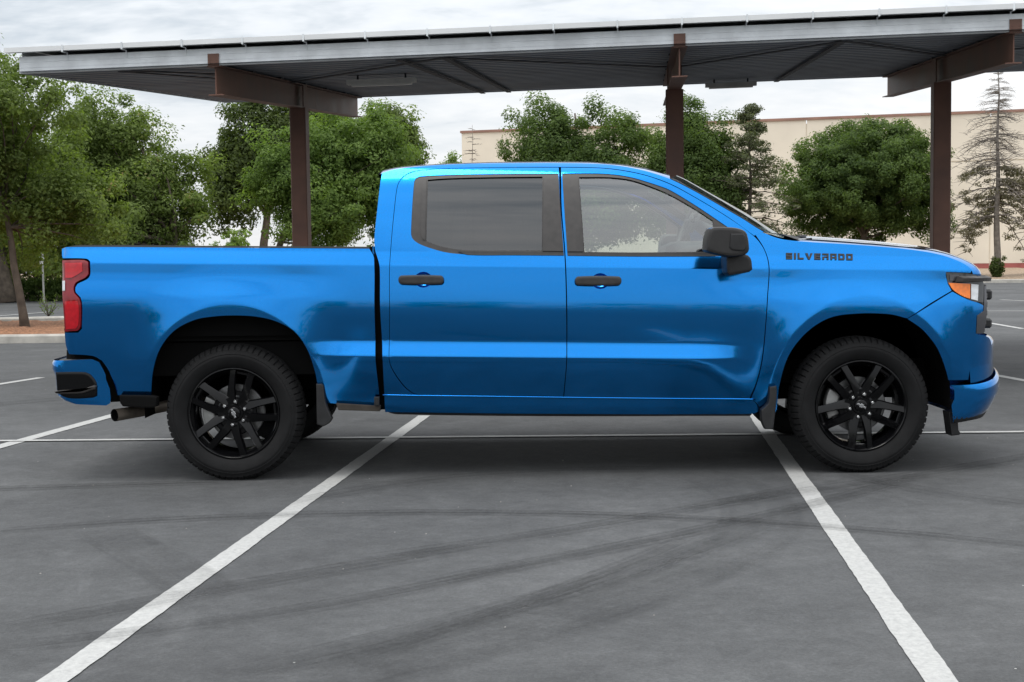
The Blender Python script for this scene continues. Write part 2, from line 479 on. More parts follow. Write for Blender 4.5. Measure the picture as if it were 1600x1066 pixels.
def rubber_mat():
    m = bpy.data.materials.new('rubber_film'); m.use_nodes = True; nt = m.node_tree; N, Lk = nt.nodes, nt.links; N.clear()
    out = N.new('ShaderNodeOutputMaterial'); mx = N.new('ShaderNodeMixShader'); tr = N.new('ShaderNodeBsdfTransparent')
    df = N.new('ShaderNodeBsdfDiffuse'); df.inputs['Color'].default_value = (.022, .022, .023, 1)
    uv = N.new('ShaderNodeUVMap'); uv.uv_map = 'UVMap'; sep = N.new('ShaderNodeSeparateXYZ'); Lk.new(uv.outputs[0], sep.inputs[0])
    at_ = N.new('ShaderNodeAttribute'); at_.attribute_name = 'strength'; geo = N.new('ShaderNodeNewGeometry')
    def mth(op, a, b=None, c=None):
        n = N.new('ShaderNodeMath'); n.operation = op
        for i, q in enumerate((a, b, c)):
            if q is None: continue
            if isinstance(q, (int, float)): n.inputs[i].default_value = q
            else: Lk.new(q, n.inputs[i])
        return n.outputs[0]
    def rng(v, a, b, lo=0.0, hi=1.0):
        n = N.new('ShaderNodeMapRange'); n.interpolation_type = 'SMOOTHSTEP'; Lk.new(v, n.inputs['Value'])
        for k, q in (('From Min', a), ('From Max', b), ('To Min', lo), ('To Max', hi)): n.inputs[k].default_value = q
        return n.outputs['Result']
    ac = mth('ABSOLUTE', mth('SUBTRACT', mth('MULTIPLY', sep.outputs[0], 2.0), 1.0))
    edge = mth('MULTIPLY', rng(ac, 1.0, .86), rng(ac, .35, .85, .62, 1.0))
    rib = mth('ADD', mth('MULTIPLY', mth('SINE', mth('MULTIPLY', sep.outputs[0], 44.0)), .16), .84)
    tread = mth('ADD', mth('MULTIPLY', mth('SINE', mth('MULTIPLY', sep.outputs[1], 190.0)), .07), .93)
    cmb = N.new('ShaderNodeCombineXYZ'); Lk.new(mth('MULTIPLY', sep.outputs[0], 4.0), cmb.inputs[0]); Lk.new(mth('MULTIPLY', sep.outputs[1], .9), cmb.inputs[1])
    n1_ = N.new('ShaderNodeTexNoise'); n1_.inputs['Scale'].default_value = 2.0; n1_.inputs['Detail'].default_value = 5; Lk.new(cmb.outputs[0], n1_.inputs['Vector'])
    n2_ = N.new('ShaderNodeTexNoise'); n2_.inputs['Scale'].default_value = 40; n2_.inputs['Detail'].default_value = 4; n2_.inputs['Roughness'].default_value = .7; Lk.new(geo.outputs['Position'], n2_.inputs['Vector'])
    al = mth('MULTIPLY', mth('MULTIPLY', edge, mth('MULTIPLY', rib, tread)), mth('MULTIPLY', rng(n1_.outputs['Fac'], .30, .60, .35, 1.0), rng(n2_.outputs['Fac'], .32, .58, .45, 1.0)))
    al = mth('MULTIPLY', al, at_.outputs['Fac'])
    Lk.new(al, mx.inputs[0]); Lk.new(tr.outputs[0], mx.inputs[1]); Lk.new(df.outputs[0], mx.inputs[2]); Lk.new(mx.outputs[0], out.inputs[0])
    return m
MAT_RUBBER = rubber_mat()
for im, (pts, w, s_, soft) in enumerate(MARKS):
    g = [np.array(G(*p)) for p in pts]; cx, cy, R = circle3(*g); c0 = np.array([cx, cy])
    a0, a1, a2 = (math.atan2(*(q - c0)[::-1]) for q in g)
    while a1 - a0 > math.pi: a1 -= 2*math.pi
    while a1 - a0 < -math.pi: a1 += 2*math.pi
    while a2 - a1 > math.pi: a2 -= 2*math.pi
    while a2 - a1 < -math.pi: a2 += 2*math.pi
    n = max(8, int(abs(a2 - a0) * R / .08)); Vv, uvs, st = [], [], []
    for i in range(n + 1):
        f = i / n; t = a0 + (a2 - a0) * f; d = np.array([math.cos(t), math.sin(t)])
        for sd in (-1, 1):
            q = c0 + d * (R + sd * w); Vv.append((q[0], q[1], .0125 + .0006 * im)); uvs.append(((sd + 1) / 2, f * abs(a2 - a0) * R)); st.append(min(1, s_ * 1.08) * min(1, f * 6, (1 - f) * 6))
    o = mesh('tyre_mark', Vv, [(2*i, 2*i+1, 2*i+3, 2*i+2) for i in range(n)], MAT_RUBBER)
    ul = o.data.uv_layers.new(name='UVMap'); ca = o.data.attributes.new('strength', 'FLOAT', 'POINT'); ca.data.foreach_set('value', st)
    for lp in o.data.loops: ul.data[lp.index].uv = uvs[lp.vertex_index]
    o['kind'] = 'structure'; o['label'] = 'faint dark curved tyre mark on the asphalt'

# planting island at left: kerbs, mulch, far kerb
def kerb_run(p, q, w, h, name, label, joints=3.0):
    a, b_ = np.array(G(*p)), np.array(G(*q)); d = b_ - a; L = np.linalg.norm(d); d /= L; nr = np.array([-d[1], d[0]])
    if nr[1] < 0: nr = -nr
    root = None; n = max(1, int(round(L / joints)))
    for i in range(n):
        s0, s1 = L * i / n + .004, L * (i + 1) / n - .004
        m = MB(); prof = [(0, 0), (.012, h - .03), (.04, h), (w, h), (w, 0)]
        Vv = []
        for s in (s0, s1):
            for t, z in prof:
                c = a + d * s + nr * t; Vv.append((c[0], c[1], z))
        k = len(prof)
        Ff = [(j, j + k, j + k + 1, j + 1) for j in range(k - 1)] + [tuple(range(k)), tuple(range(2*k-1, k-1, -1))]
        m.add(Vv, Ff)
        if root is None:
            root = m.build(name, MAT_CONC); tag(root, label, None, None, 'structure')
        else: m.build('kerb_stone', MAT_CONC, root, local=True)
    return root
kerb_run((-330, 541), (560, 530), .16, .14, 'kerb', 'pale concrete kerb along the front of mulch island')
kerb_run((-330, 517), (500, 497), .35, .16, 'kerb', 'pale concrete kerb along the back of mulch island')
kerb_run((-330, 472), (900, 466), .2, .15, 'kerb', 'far concrete kerb below the clipped hedge', 6.0)
def sheet(name, pxs, z, mat, label, sub=1):
    pts = [G(*p) for p in pxs]
    o = mesh(name, [(x, y, z) for x, y in pts], [tuple(range(len(pts)))], mat); tag(o, label, None, None, 'structure'); return o
def bed_ground(name, pxs, z, mat, label, amp, seed):
    """bumpy loose ground between four corner pixels"""
    c = [np.array(G(*p)) for p in pxs]; rr = np.random.RandomState(seed); nu, nv = 90, 24; P = []
    for i in range(nv + 1):
        row = []
        for j in range(nu + 1):
            s, t = j / nu, i / nv
            q = (c[0]*(1-s) + c[1]*s)*(1-t) + (c[3]*(1-s) + c[2]*s)*t
            edge = min(1, min(t, 1-t)*6)
            row.append((q[0], q[1], z + amp*edge*(.4 + rr.rand())))
        P.append(row)
    o = grid(name, P, mat, smooth=True); tag(o, label, None, None, 'structure'); return o
bed_ground('planting_bed', ((-330, 537), (540, 526), (500, 499), (-330, 518)), .08, MAT_MULCH, 'reddish bark mulch between the two kerbs at left', .07, 5)
bed_ground('planting_bed', ((-330, 470), (900, 464.5), (900, 425), (-330, 432)), .10, MAT_LITTER, 'brown ground under the hedge and left trees', .05, 6)
kerb_run((700, 447), (2300, 438), .2, .15, 'kerb', 'far concrete kerb in front of the beige building', 8.0)
bed_ground('planting_bed', ((700, 446), (2300, 437), (2300, 421), (700, 426)), .12, MAT_LITTER, 'brown leaf litter strip at foot of beige building', .12, 7)

# ------------------------------------------------------------------ beige warehouse
MAT_STUCCO = pbr('beige_stucco', (.77, .71, .60), .9, var=.08, scale=.35, bump=.25, bscale=20)
MAT_CAP = pbr('parapet_cap', (.30, .17, .13), .6, var=.15, scale=1)
MAT_BASE = pbr('painted_base', (.34, .10, .09), .8, var=.15, scale=2)
def build_warehouse():
    yL, yR = 92.0, 81.5
    xL, zL = U(721, 208, yL); xR, zR = U(1600, 175, yR)
    a = np.array([xL, yL]); d = np.array([xR - xL, yR - yL]); L0 = np.linalg.norm(d); d /= L0; nb = np.array([-d[1], d[0]])
    if nb[1] < 0: nb = -nb
    H = (zL + zR) / 2; Ltot = L0 * 1.5; depth = 40
    root = empty('warehouse', (xL, yL, 0), 'long beige stucco warehouse with red-brown parapet cap behind the trees', 'building')
    def P(s, t, z): c = a + d * s + nb * t; return (c[0], c[1], z)
    def blk(mb, s0, s1, t0, t1, z0, z1):
        Vv = [P(s0,t0,z0),P(s1,t0,z0),P(s1,t1,z0),P(s0,t1,z0),P(s0,t0,z1),P(s1,t0,z1),P(s1,t1,z1),P(s0,t1,z1)]
        mb.add(Vv, [(0,3,2,1),(4,5,6,7),(0,1,5,4),(1,2,6,5),(2,3,7,6),(3,0,4,7)]); return mb
    blk(MB(), .02, Ltot - .02, .06, depth, -.2, H - .25).build('core_wall', MAT_STUCCO, root)
    # tilt-up panels with recessed joints; joints measured on the photo
    def s_of(px):
        v = ray(px, 300); A_ = np.array([[d[0], -v[0]], [d[1], -v[1]]]); s, t = np.linalg.solve(A_, np.array([0 - a[0], -CAM_D - a[1]])); return s
    joints = [0.0, s_of(905), s_of(1260), s_of(1547), s_of(1860), Ltot]
    zj = H * .70
    for s0, s1 in zip(joints[:-1], joints[1:]):
        for z0, z1 in ((.55, zj - .05), (zj + .05, H)):
            blk(MB(), s0 + .035, s1 - .035, 0, .10, z0, z1).build('wall_panel', MAT_STUCCO, root)
        blk(MB(), s0 + .03, s1 - .03, -.02, .10, -.1, .54).build('base_panel', MAT_BASE, root)
    blk(MB(), -.08, Ltot + .05, -.08, .30, H + .003, H + .17).build('parapet_cap', MAT_CAP, root)
    blk(MB(), -.08, .30, .32, depth, H + .003, H + .17).build('parapet_cap', MAT_CAP, root)
    blk(MB(), -.02, .10, .12, depth, 0, H).build('end_wall', MAT_STUCCO, root)
build_warehouse()

# ------------------------------------------------------------------ carport
MAT_BROWN = pbr('brown_painted_steel', (.165, .080, .055), .55, var=.25, scale=3, bump=.1, bscale=30, rvar=.1)
MAT_GALV = pbr('galvanised_steel', (.80, .83, .85), .5, metal=.15, var=.18, scale=4, rvar=.12)
MAT_DECK = pbr('roof_deck_steel', (.27, .285, .31), .55, metal=.3, var=.25, scale=1.2, rvar=.1)
MAT_WHITE = pbr('white_gutter', (.78, .79, .79), .5, var=.06, scale=3)
MAT_BRACE = pbr('brace_steel', (.035, .036, .04), .7, var=.2, scale=5)
MAT_FIX = pbr('lamp_housing', (.85, .83, .78), .6, var=.12, scale=6)
def build_carport():
    th = math.atan(0.0989)
    a = np.array([math.cos(th), -math.sin(th)]); b = np.array([math.sin(th), math.cos(th)])
    yF = 13.45 - CAM_D                                     # front edge at the left beam
    x0, _ = U(334, 100, yF); O = np.array([x0, yF])
    eye = np.array([0, -CAM_D])
    def s_front(px):                                       # position along the front edge seen at column px
        v = ray(px, 100); A_ = np.array([[a[0], -v[0]], [a[1], -v[1]]]); return np.linalg.solve(A_, eye - O)
    def s_at(px, t):
        v = ray(px, 130); A_ = np.array([[a[0], -v[0]], [a[1], -v[1]]]); return np.linalg.solve(A_, eye - (O + b * t))[0]
    def z_at(px, py, s, t):
        c = O + a * s + b * t; v = ray(px, py); return CAM_H + v[2] * (c[1] + CAM_D) / v[1]
    sL = s_front(30)[0]; sM = s_front(1062)[0]; sR = s_front(1586)[0]; sEnd = sR + 4.0
    # depth of the roof: back-left corner at column 352
    v = ray(352, 160); q = O + a * sL
    A_ = np.array([[b[0], -v[0]], [b[1], -v[1]]]); depth = np.linalg.solve(A_, eye - q)[0]
    zfL = z_at(30, 115.5, sL, 0); zfR = z_at(1586, 50, sR, 0)
    sBR = s_at(1590, depth)
    zbL = z_at(352, 161, sL, depth); zbR = z_at(1590, 112, sBR, depth)
    def zr(s, t):                                          # underside of the roof frame
        f = (s - sL) / (sR - sL); zf = zfL + (zfR - zfL) * f
        fb = (s - sL) / (sBR - sL); zb_ = zbL + (zbR - zbL) * fb
        return zf + (zb_ - zf) * t / depth
    root = empty('carport', (O[0], O[1], 0), 'long steel carport with grey deck roof on brown posts behind the truck', 'carport')
    def P(s, t, z): c = O + a * s + b * t; return (c[0], c[1], zr(s, t) + z)
    def blk(mb, s0, s1, t0, t1, z0, z1):
        Vv = [P(s0,t0,z0),P(s1,t0,z0),P(s1,t1,z0),P(s0,t1,z0),P(s0,t0,z1),P(s1,t0,z1),P(s1,t1,z1),P(s0,t1,z1)]
        return mb.add(Vv, [(0,3,2,1),(4,5,6,7),(0,1,5,4),(1,2,6,5),(2,3,7,6),(3,0,4,7)])
    fh = .165
    # fascia: C channel (web + lips)
    m = MB(); blk(m, sL, sEnd, 0, .004, 0, fh); blk(m, sL, sEnd, .005, .06, 0, .004); blk(m, sL, sEnd, .005, .06, fh-.004, fh)
    for zz_ in (.055, .108): blk(m, sL, sEnd, -.0035, -.0005, zz_, zz_ + .004)
    m.build('fascia', MAT_GALV, root)
    m = MB(); blk(m, sL, sEnd, depth - .004, depth, 0, fh); m.build('fascia', MAT_GALV, root)
    m = MB(); blk(m, sL + .001, sL + .005, .061, depth - .006, .0, fh + .07); m.build('fascia', MAT_GALV, root)
    # corrugated deck, ribs along the length
    nrib = int(depth / .24); Vv, Ff = [], []; prof = []
    for i in range(nrib):
        t0 = -.05 + (depth + .1) * i / nrib; p = (depth + .1) / nrib
        prof += [(t0, .030), (t0 + p*.45, .030), (t0 + p*.55, .085), (t0 + p*.90, .085)]
    prof.append((depth + .05, .030)); ns_ = 14
    for j in range(ns_ + 1):
        s = sL + .006 + (sEnd - sL - .006) * j / ns_
        for t, z in prof: Vv.append(P(s, t, z - .012))
    k = len(prof)
    for j in range(ns_):
        for i in range(k - 1): Ff.append((j*k+i, j*k+i+1, (j+1)*k+i+1, (j+1)*k+i))
    mesh('roof_deck', Vv, Ff, MAT_DECK, root)
    # top sheets over the deck keep the sky out
    m = MB(); blk(m, sL - .05, sEnd, -.06, depth + .06, fh + .075, fh + .082); m.build('roof_sheet', MAT_WHITE, root)
    # white gutter on the top edge, with straps
    step = s_front(407/1)[0] - s_front(313)[0]
    s = sL - .10; gs = [s]
    while gs[-1] < sEnd: gs.append(gs[-1] + step)
    for s0, s1 in zip(gs[:-1], gs[1:]):
        m = MB(); blk(m, s0 + .003, s1 - .003, -.12, -.112, fh + .035, fh + .082); blk(m, s0 + .003, s1 - .003, -.111, -.02, fh + .035, fh + .039)
        m.build('gutter_length', MAT_WHITE, root)
        m = MB(); blk(m, s1 - .010, s1 + .006, -.128, -.1205, fh + .02, fh + .09)
        blk(m, s1 - .008, s1 + .004, -.120, -.004, fh + .016, fh + .022); blk(m, s1 - .008, s1 + .004, -.008, -.004, fh - .05, fh + .016)
        m.build('gutter_strap', MAT_GALV, root)
    # purlins
    npu = 6
    for i in range(1, npu):
        t = depth * i / npu
        m = MB(); blk(m, sL + .02, sEnd, t - .002, t + .002, .07, fh - .01); blk(m, sL + .02, sEnd, t + .003, t + .05, .07, .074)
        for sb in (0.0, sM, sR): blk(m, sb - .085, sb + .085, t - .05, t + .05, .0005, .016)
        m.build('purlin', MAT_BRACE, root)
    # beams, end plates and posts
    for s, pxp in ((0.0, 468), (sM, 1054), (sR, 1470)):
        t_end = depth * 1.00; bh = .285
        m = MB()
        def seg(mb, s0, s1, t0, t1, zt, zb): return blk(mb, s0, s1, t0, t1, zb, zt)
        seg(m, s - .006, s + .006, .05, t_end, -.012, -bh + .012)
        seg(m, s - .075, s + .075, .02, t_end, 0, -.0115); seg(m, s - .075, s + .075, .05, t_end, -bh + .0115, -bh)
        # web runs up behind the fascia
        m.build('beam', MAT_BROWN, root)
        m = MB(); blk(m, s - .055, s + .055, -.016, -.006, .0, .115); blk(m, s - .055, s + .055, -.005, .02, -.012, -.001)
        e = m.build('end_plate', MAT_BROWN, root)
        for ds in (-.03, .03):
            for z in (.03, .055):
                mb = MB(); c = P(s + ds, -.016, z); mb.lathe_y([(.001, -.005), (.006, -.005), (.006, 0)], 6, c); mb.build('bolt', MAT_BROWN, e)
        # post: along the beam where its column is seen
        lo, hi = .2, depth
        for _ in range(40):
            mid = (lo + hi) / 2; smid = s_at(pxp, mid)
            # beams left of the vanishing column run right with depth, others left
            if (smid < s) == (pxp < 1011): hi = mid
            else: lo = mid
            f_lo = s_at(pxp, lo) - s; f_hi = s_at(pxp, hi) - s
        # direct solve: depth where the column's sight line crosses the beam line
        v = ray(pxp, 200); A2 = np.array([[b[0], -v[0]], [b[1], -v[1]]]); t = np.linalg.solve(A2, eye - (O + a * s))[0]
        if not (depth * .3 < t < depth * .8): t = depth * .57
        w = .098; m = MB()
        zt = zr(s, t) - bh - .002
        c = [O + a * (s + i * w) + b * (t + j * w) for i, j in ((-1,-1),(1,-1),(1,1),(-1,1))]
        bv = .012; ring = []
        for i in range(4):
            p0, p1, p2 = c[i-1], c[i], c[(i+1) % 4]
            ring += [p1 + (p0 - p1) / np.linalg.norm(p0 - p1) * bv, p1 + (p2 - p1) / np.linalg.norm(p2 - p1) * bv]
        Vv = [(p[0], p[1], 0) for p in ring] + [(p[0], p[1], zt) for p in ring]; n8 = 8
        Ff = [(i, (i+1) % n8, n8 + (i+1) % n8, n8 + i) for i in range(n8)] + [tuple(range(n8))[::-1], tuple(range(n8, 2*n8))]
        po = m.add(Vv, Ff).build('post', MAT_BROWN, root)
        m = MB(); g = .16
        for ss in (-1, 1): blk(m, s + ss * .074 - .006, s + ss * .074 + .006, t - .09, t + .09, -bh + .014, -.013)
        m.build('stiffener', MAT_BROWN, root)
        m = MB(); c = [O + a * (s + i * g) + b * (t + j * g) for i, j in ((-1,-1),(1,-1),(1,1),(-1,1))]
        m.add([(p[0], p[1], .004) for p in c] + [(p[0], p[1], .024) for p in c], [(0,3,2,1),(4,5,6,7),(0,1,5,4),(1,2,6,5),(2,3,7,6),(3,0,4,7)]).build('base_plate', MAT_BROWN, root)
    # flat diagonal braces under the deck
    def brace(s0, t0, s1, t1, name='brace'):
        p, q = np.array(P(s0, t0, -.02)), np.array(P(s1, t1, -.02)); d = q - p; d /= np.linalg.norm(d)
        n = np.cross(d, (0, 0, 1)); n /= np.linalg.norm(n)
        Vv = []
        for c in (p, q):
            for w_, z in ((-.032, .004), (.032, .004), (.032, .012), (-.032, .012)): Vv.append(c + n * w_ + np.array([0, 0, z]))
        MB().add(Vv, [(0,1,2,3)[::-1], (4,5,6,7), (0,1,5,4), (1,2,6,5), (2,3,7,6), (3,0,4,7)]).build(name, MAT_BRACE, root)
    bays = [(0.0, sM), (sM, sR)]
    sA = s_front(183)[0]
    brace(sA, .08, -.05, depth * .42); brace(sA + .1, .08, -.05, depth * .18)
    for s0, s1 in bays:
        c = (s0 + s1) / 2
        brace(c, .08, s0 + .08, depth * .40); brace(c, .08, s1 - .08, depth * .40); brace(c, .08, c - .02, depth - .05); 
    brace(s_front(620)[0], .1, s_front(620)[0] + .05, depth - .02)
    brace(sR + 2.0, .08, sR + .08, depth * .40)
    # tube lamps under the deck
    for pxa, pxb, py, t in ((543, 650, 117, depth * .36), (1102, 1182, 129, depth * .90)):
        s0, s1 = s_at(pxa, t), s_at(pxb, t); c = (s0 + s1) / 2
        z_ = z_at((pxa + pxb) / 2, py, c, t) - zr(c, t)
        z_ = min(z_, -.045)
        m = MB(); blk(m, s0, s1, t - .06, t + .06, z_ - .042, z_ + .012); lamp = m.build('tube_lamp', MAT_FIX, root)
        m = MB(); blk(m, s0 + .05, s1 - .05, t - .045, t + .045, z_ - .062, z_ - .043); m.build('diffuser', pbr('lamp_diffuser', (.88, .87, .82), .4), lamp)
        for sc in (s0 + .12, s1 - .12):
            m = MB(); blk(m, sc - .01, sc + .01, t - .01, t + .01, z_ + .0125, .02)
            m.build('hanger', MAT_BRACE, lamp)
build_carport()

# ------------------------------------------------------------------ the pickup
YC = 1.00                      # truck centre line
SIDE = -0.030                  # outermost plane of the near side
def smst(a, b, x):
    t = np.clip((np.asarray(x, float) - a) / (b - a), 0, 1); return t * t * (3 - 2 * t)
X745 = U(745, 500, 0)[0]
RAKE = 0.0205
def cols(tab):
    z = np.arange(.25, 2.1, .001); ang = np.interp(z, [t[0] for t in tab], [t[1] for t in tab])
    k = np.exp(-np.linspace(-2, 2, 13) ** 2); k /= k.sum()
    sl = np.convolve(np.pad(np.tan(np.radians(ang)), 6, mode='edge'), k, 'valid')
    ins = np.cumsum(sl) * .001
    return z, ins
TAB_UP = [(1.06, 3.6), (1.16, 5.5), (1.255, 6.5), (1.262, 22), (1.335, 24), (1.345, 16), (1.70, 25), (1.79, 30), (1.84, 40), (1.90, 58)]
Z_, I1 = cols([(.25, -26), (.40, -22), (.44, -12), (.476, -16), (.52, -22), (.62, -21), (.69, -15), (.722, -6), (.734, 25), (.800, 22), (.812, 3), (.83, -6), (.97, -2)] + TAB_UP)
_, I2 = cols([(.25, -20), (.40, -16), (.476, -13), (.60, -10), (.72, -7), (.83, -5), (.96, -2), (1.05, 3), (1.085, 11), (1.15, 12), (1.19, 8), (1.208, 2.4), (1.255, 2.4), (1.264, 22)] + TAB_UP[4:])
i12 = int((1.30 - .25) / .001)
I1 -= I1[int((.726-.25)/.001)]
I2 = I2 - I2[i12] + I1[i12]
WXR = U(363.7, 650, 0)[0]; WXF = U(1348, 635, 0)[0]; WZ = .402
NOSE_L, NOSE_N, HALFW = .44, 2.8, 1.03
def proj_px(x, y, z):
    v = np.array([x, y + CAM_D, z - CAM_H]); return 800 + FPX * np.dot(v, v_rt) / np.dot(v, v_fw)
def plan_nose(xf, w): return xf - NOSE_L + NOSE_L * max(0, 1 - abs(w) ** NOSE_N) ** (1 / NOSE_N)
def nose_x(px, py):
    """how far the nose reaches so that its outline stands at column px"""
    z = U(px, py, .4)[1]; lo, hi = 1.5, 4.5
    for _ in range(40):
        xf = (lo + hi) / 2
        if max(proj_px(plan_nose(xf, w), 1.0 + 1.03 * w, z) for w in np.linspace(-1, 0, 41)) > px: hi = xf
        else: lo = xf
    return xf
XF = nose_x(1556, 560)
XREAR = U(97, 450, .02)[0]
XA = [U(470, 550, 0)[0], U(560, 550, 0)[0], U(1075, 550, 0)[0], U(1190, 550, 0)[0]]
def nose(x):
    t = np.clip((np.asarray(x, float) - (XF - NOSE_L)) / NOSE_L, 0, .9995)
    return HALFW * (1 - (1 - t ** NOSE_N) ** (1 / NOSE_N))
def D(x, z):
    """y of the near body side at (x, z)"""
    x = np.asarray(x, float); z = np.asarray(z, float)
    zb = z + RAKE * (x - X745)
    m = smst(XA[0], XA[1], x) * (1 - smst(XA[2], XA[3], x))
    ins = m * np.interp(zb, Z_, I1) + (1 - m) * np.interp(zb, Z_, I2)
    fl = 0
    for wx, amp, outer in ((WXR, .026, 1.60), (WXF, .030, 1.60)):
        r = np.sqrt(((x - wx) / .497) ** 2 + ((z - WZ) / .585) ** 2)
        u_ = r - 1.125; tq = np.clip(.5 * (u_ + np.sqrt(u_ * u_ + .014 ** 2)) / (outer - 1.125), 0, 1)
        fl = fl + amp * (1 - tq) ** 2.2 * smst(.36, .80, z)
    # soft scoop behind the front wheel that fades into the door
    rear = .035 * (1 - np.sqrt(np.clip(1 - np.clip((XREAR + .09 - x) / .09, 0, 1) ** 2, 0, 1)))
    return SIDE + ins - fl + nose(x) + rear
def Dn(x, z):
    h = .0025
    gx = (D(x + h, z) - D(x - h, z)) / (2*h); gz_ = (D(x, z + h) - D(x, z - h)) / (2*h)
    n = np.stack([gx, -np.ones_like(gx), gz_], -1); return n / np.linalg.norm(n, axis=-1, keepdims=True)
def S(px, py, off=0.0):
    """pixel -> (x, z) on the near body side"""
    y = 0.0
    for _ in range(32):
        x, z = U(px, py, y); y = .65 * y + .35 * min(float(D(x, z)) + off, 1.0)
    return x, z
def SP(pts, off=0.0): return np.array([S(*p, off) for p in pts])

MAT_BLUE = None
def paint_blue():
    m, nt, b = newmat('blue_metallic_paint'); N, Lk = nt.nodes, nt.links
    b.inputs['Metallic'].default_value = 1.0; b.inputs['Specular IOR Level'].default_value = .1
    b.inputs['Roughness'].default_value = .135; b.inputs['Coat Weight'].default_value = 1.0; b.inputs['Coat Roughness'].default_value = .006
    b.inputs['Coat IOR'].default_value = 1.34
    # fine metallic flake and faint orange peel in the clear coat
    tc = N.new('ShaderNodeTexCoord'); v = N.new('ShaderNodeTexVoronoi'); v.inputs['Scale'].default_value = 900; Lk.new(tc.outputs['Object'], v.inputs['Vector'])
    r = N.new('ShaderNodeMix'); r.data_type = 'RGBA'; r.inputs['A'].default_value = (.0, .180, .55, 1); r.inputs['B'].default_value = (.001, .228, .67, 1)
    sc = N.new('ShaderNodeSeparateColor'); Lk.new(v.outputs['Color'], sc.inputs[0]); Lk.new(sc.outputs[0], r.inputs['Factor']); Lk.new(r.outputs['Result'], b.inputs['Base Color'])
    n = N.new('ShaderNodeTexNoise'); n.inputs['Scale'].default_value = 3.0; n.inputs['Detail'].default_value = 2; Lk.new(tc.outputs['Object'], n.inputs['Vector'])
    bp = N.new('ShaderNodeBump'); bp.inputs['Strength'].default_value = .03; bp.inputs['Distance'].default_value = .02
    Lk.new(n.outputs['Fac'], bp.inputs['Height']); Lk.new(bp.outputs[0], b.inputs['Coat Normal'])
    return m
MAT_BLUE = paint_blue()
MAT_TRIM = pbr('grey_black_trim', (.036, .032, .030), .38, var=.2, scale=25, bump=.05, bscale=300, rvar=.1)
MAT_BLACK = pbr('black_plastic', (.014, .014, .015), .45, var=.3, scale=20, bump=.08, bscale=400)
MAT_GLOSSBLK = pbr('gloss_black_alloy', (.003, .003, .0035), .13, spec=.28)
MAT_MATBLK = pbr('black_underbody', (.005, .005, .005), .95, spec=.15)
MAT_LINER = pbr('wheel_liner_felt', (.003, .003, .003), .98, spec=.1)
MAT_TYRE = pbr('tyre_rubber', (.008, .008, .0085), .82, spec=.3, var=.3, scale=14, bump=.2, bscale=220)
MAT_STEEL = pbr('brake_steel', (.20, .20, .20), .35, metal=.9, var=.2, scale=30)
MAT_CHROME = pbr('chrome_nut', (.75, .75, .76), .12, metal=1.0)
MAT_EXH = pbr('dusty_exhaust', (.20, .17, .14), .55, metal=.5, var=.35, scale=12)
MAT_GUN = pbr('gunmetal_trim', (.13, .13, .14), .3, metal=.8)
MAT_GLASS = glass('side_glass', (.80, .88, .85), 2.8)
MAT_PRIV = glass('privacy_glass', (.07, .07, .074), 2.1)
MAT_WS = glass('windshield_glass', (.78, .86, .82), 1.6)
MAT_SEAT = pbr('seat_cloth', (.030, .030, .032), .85, var=.2, scale=30)
MAT_DASH = pbr('dash_plastic', (.045, .045, .047), .6)
def lens(name, col, rough=.08, trans=.0):
    m = pbr(name, col, rough, coat=.4, coat_r=.02, var=.15, scale=40); return m
MAT_RED = lens('red_lens', (.22, .002, .008)); MAT_RED2 = lens('bright_red_lens', (.50, .005, .014)); MAT_AMBER = lens('amber_lens', (.85, .19, .008))
MAT_CLEAR = lens('clear_lens', (.62, .64, .66)); MAT_LAMP = lens('smoked_lens', (.035, .037, .04))

truck = empty('pickup_truck', (0.0, YC, 0.0), 'metallic blue crew cab pickup truck with black wheels, seen from its right side', 'pickup truck')

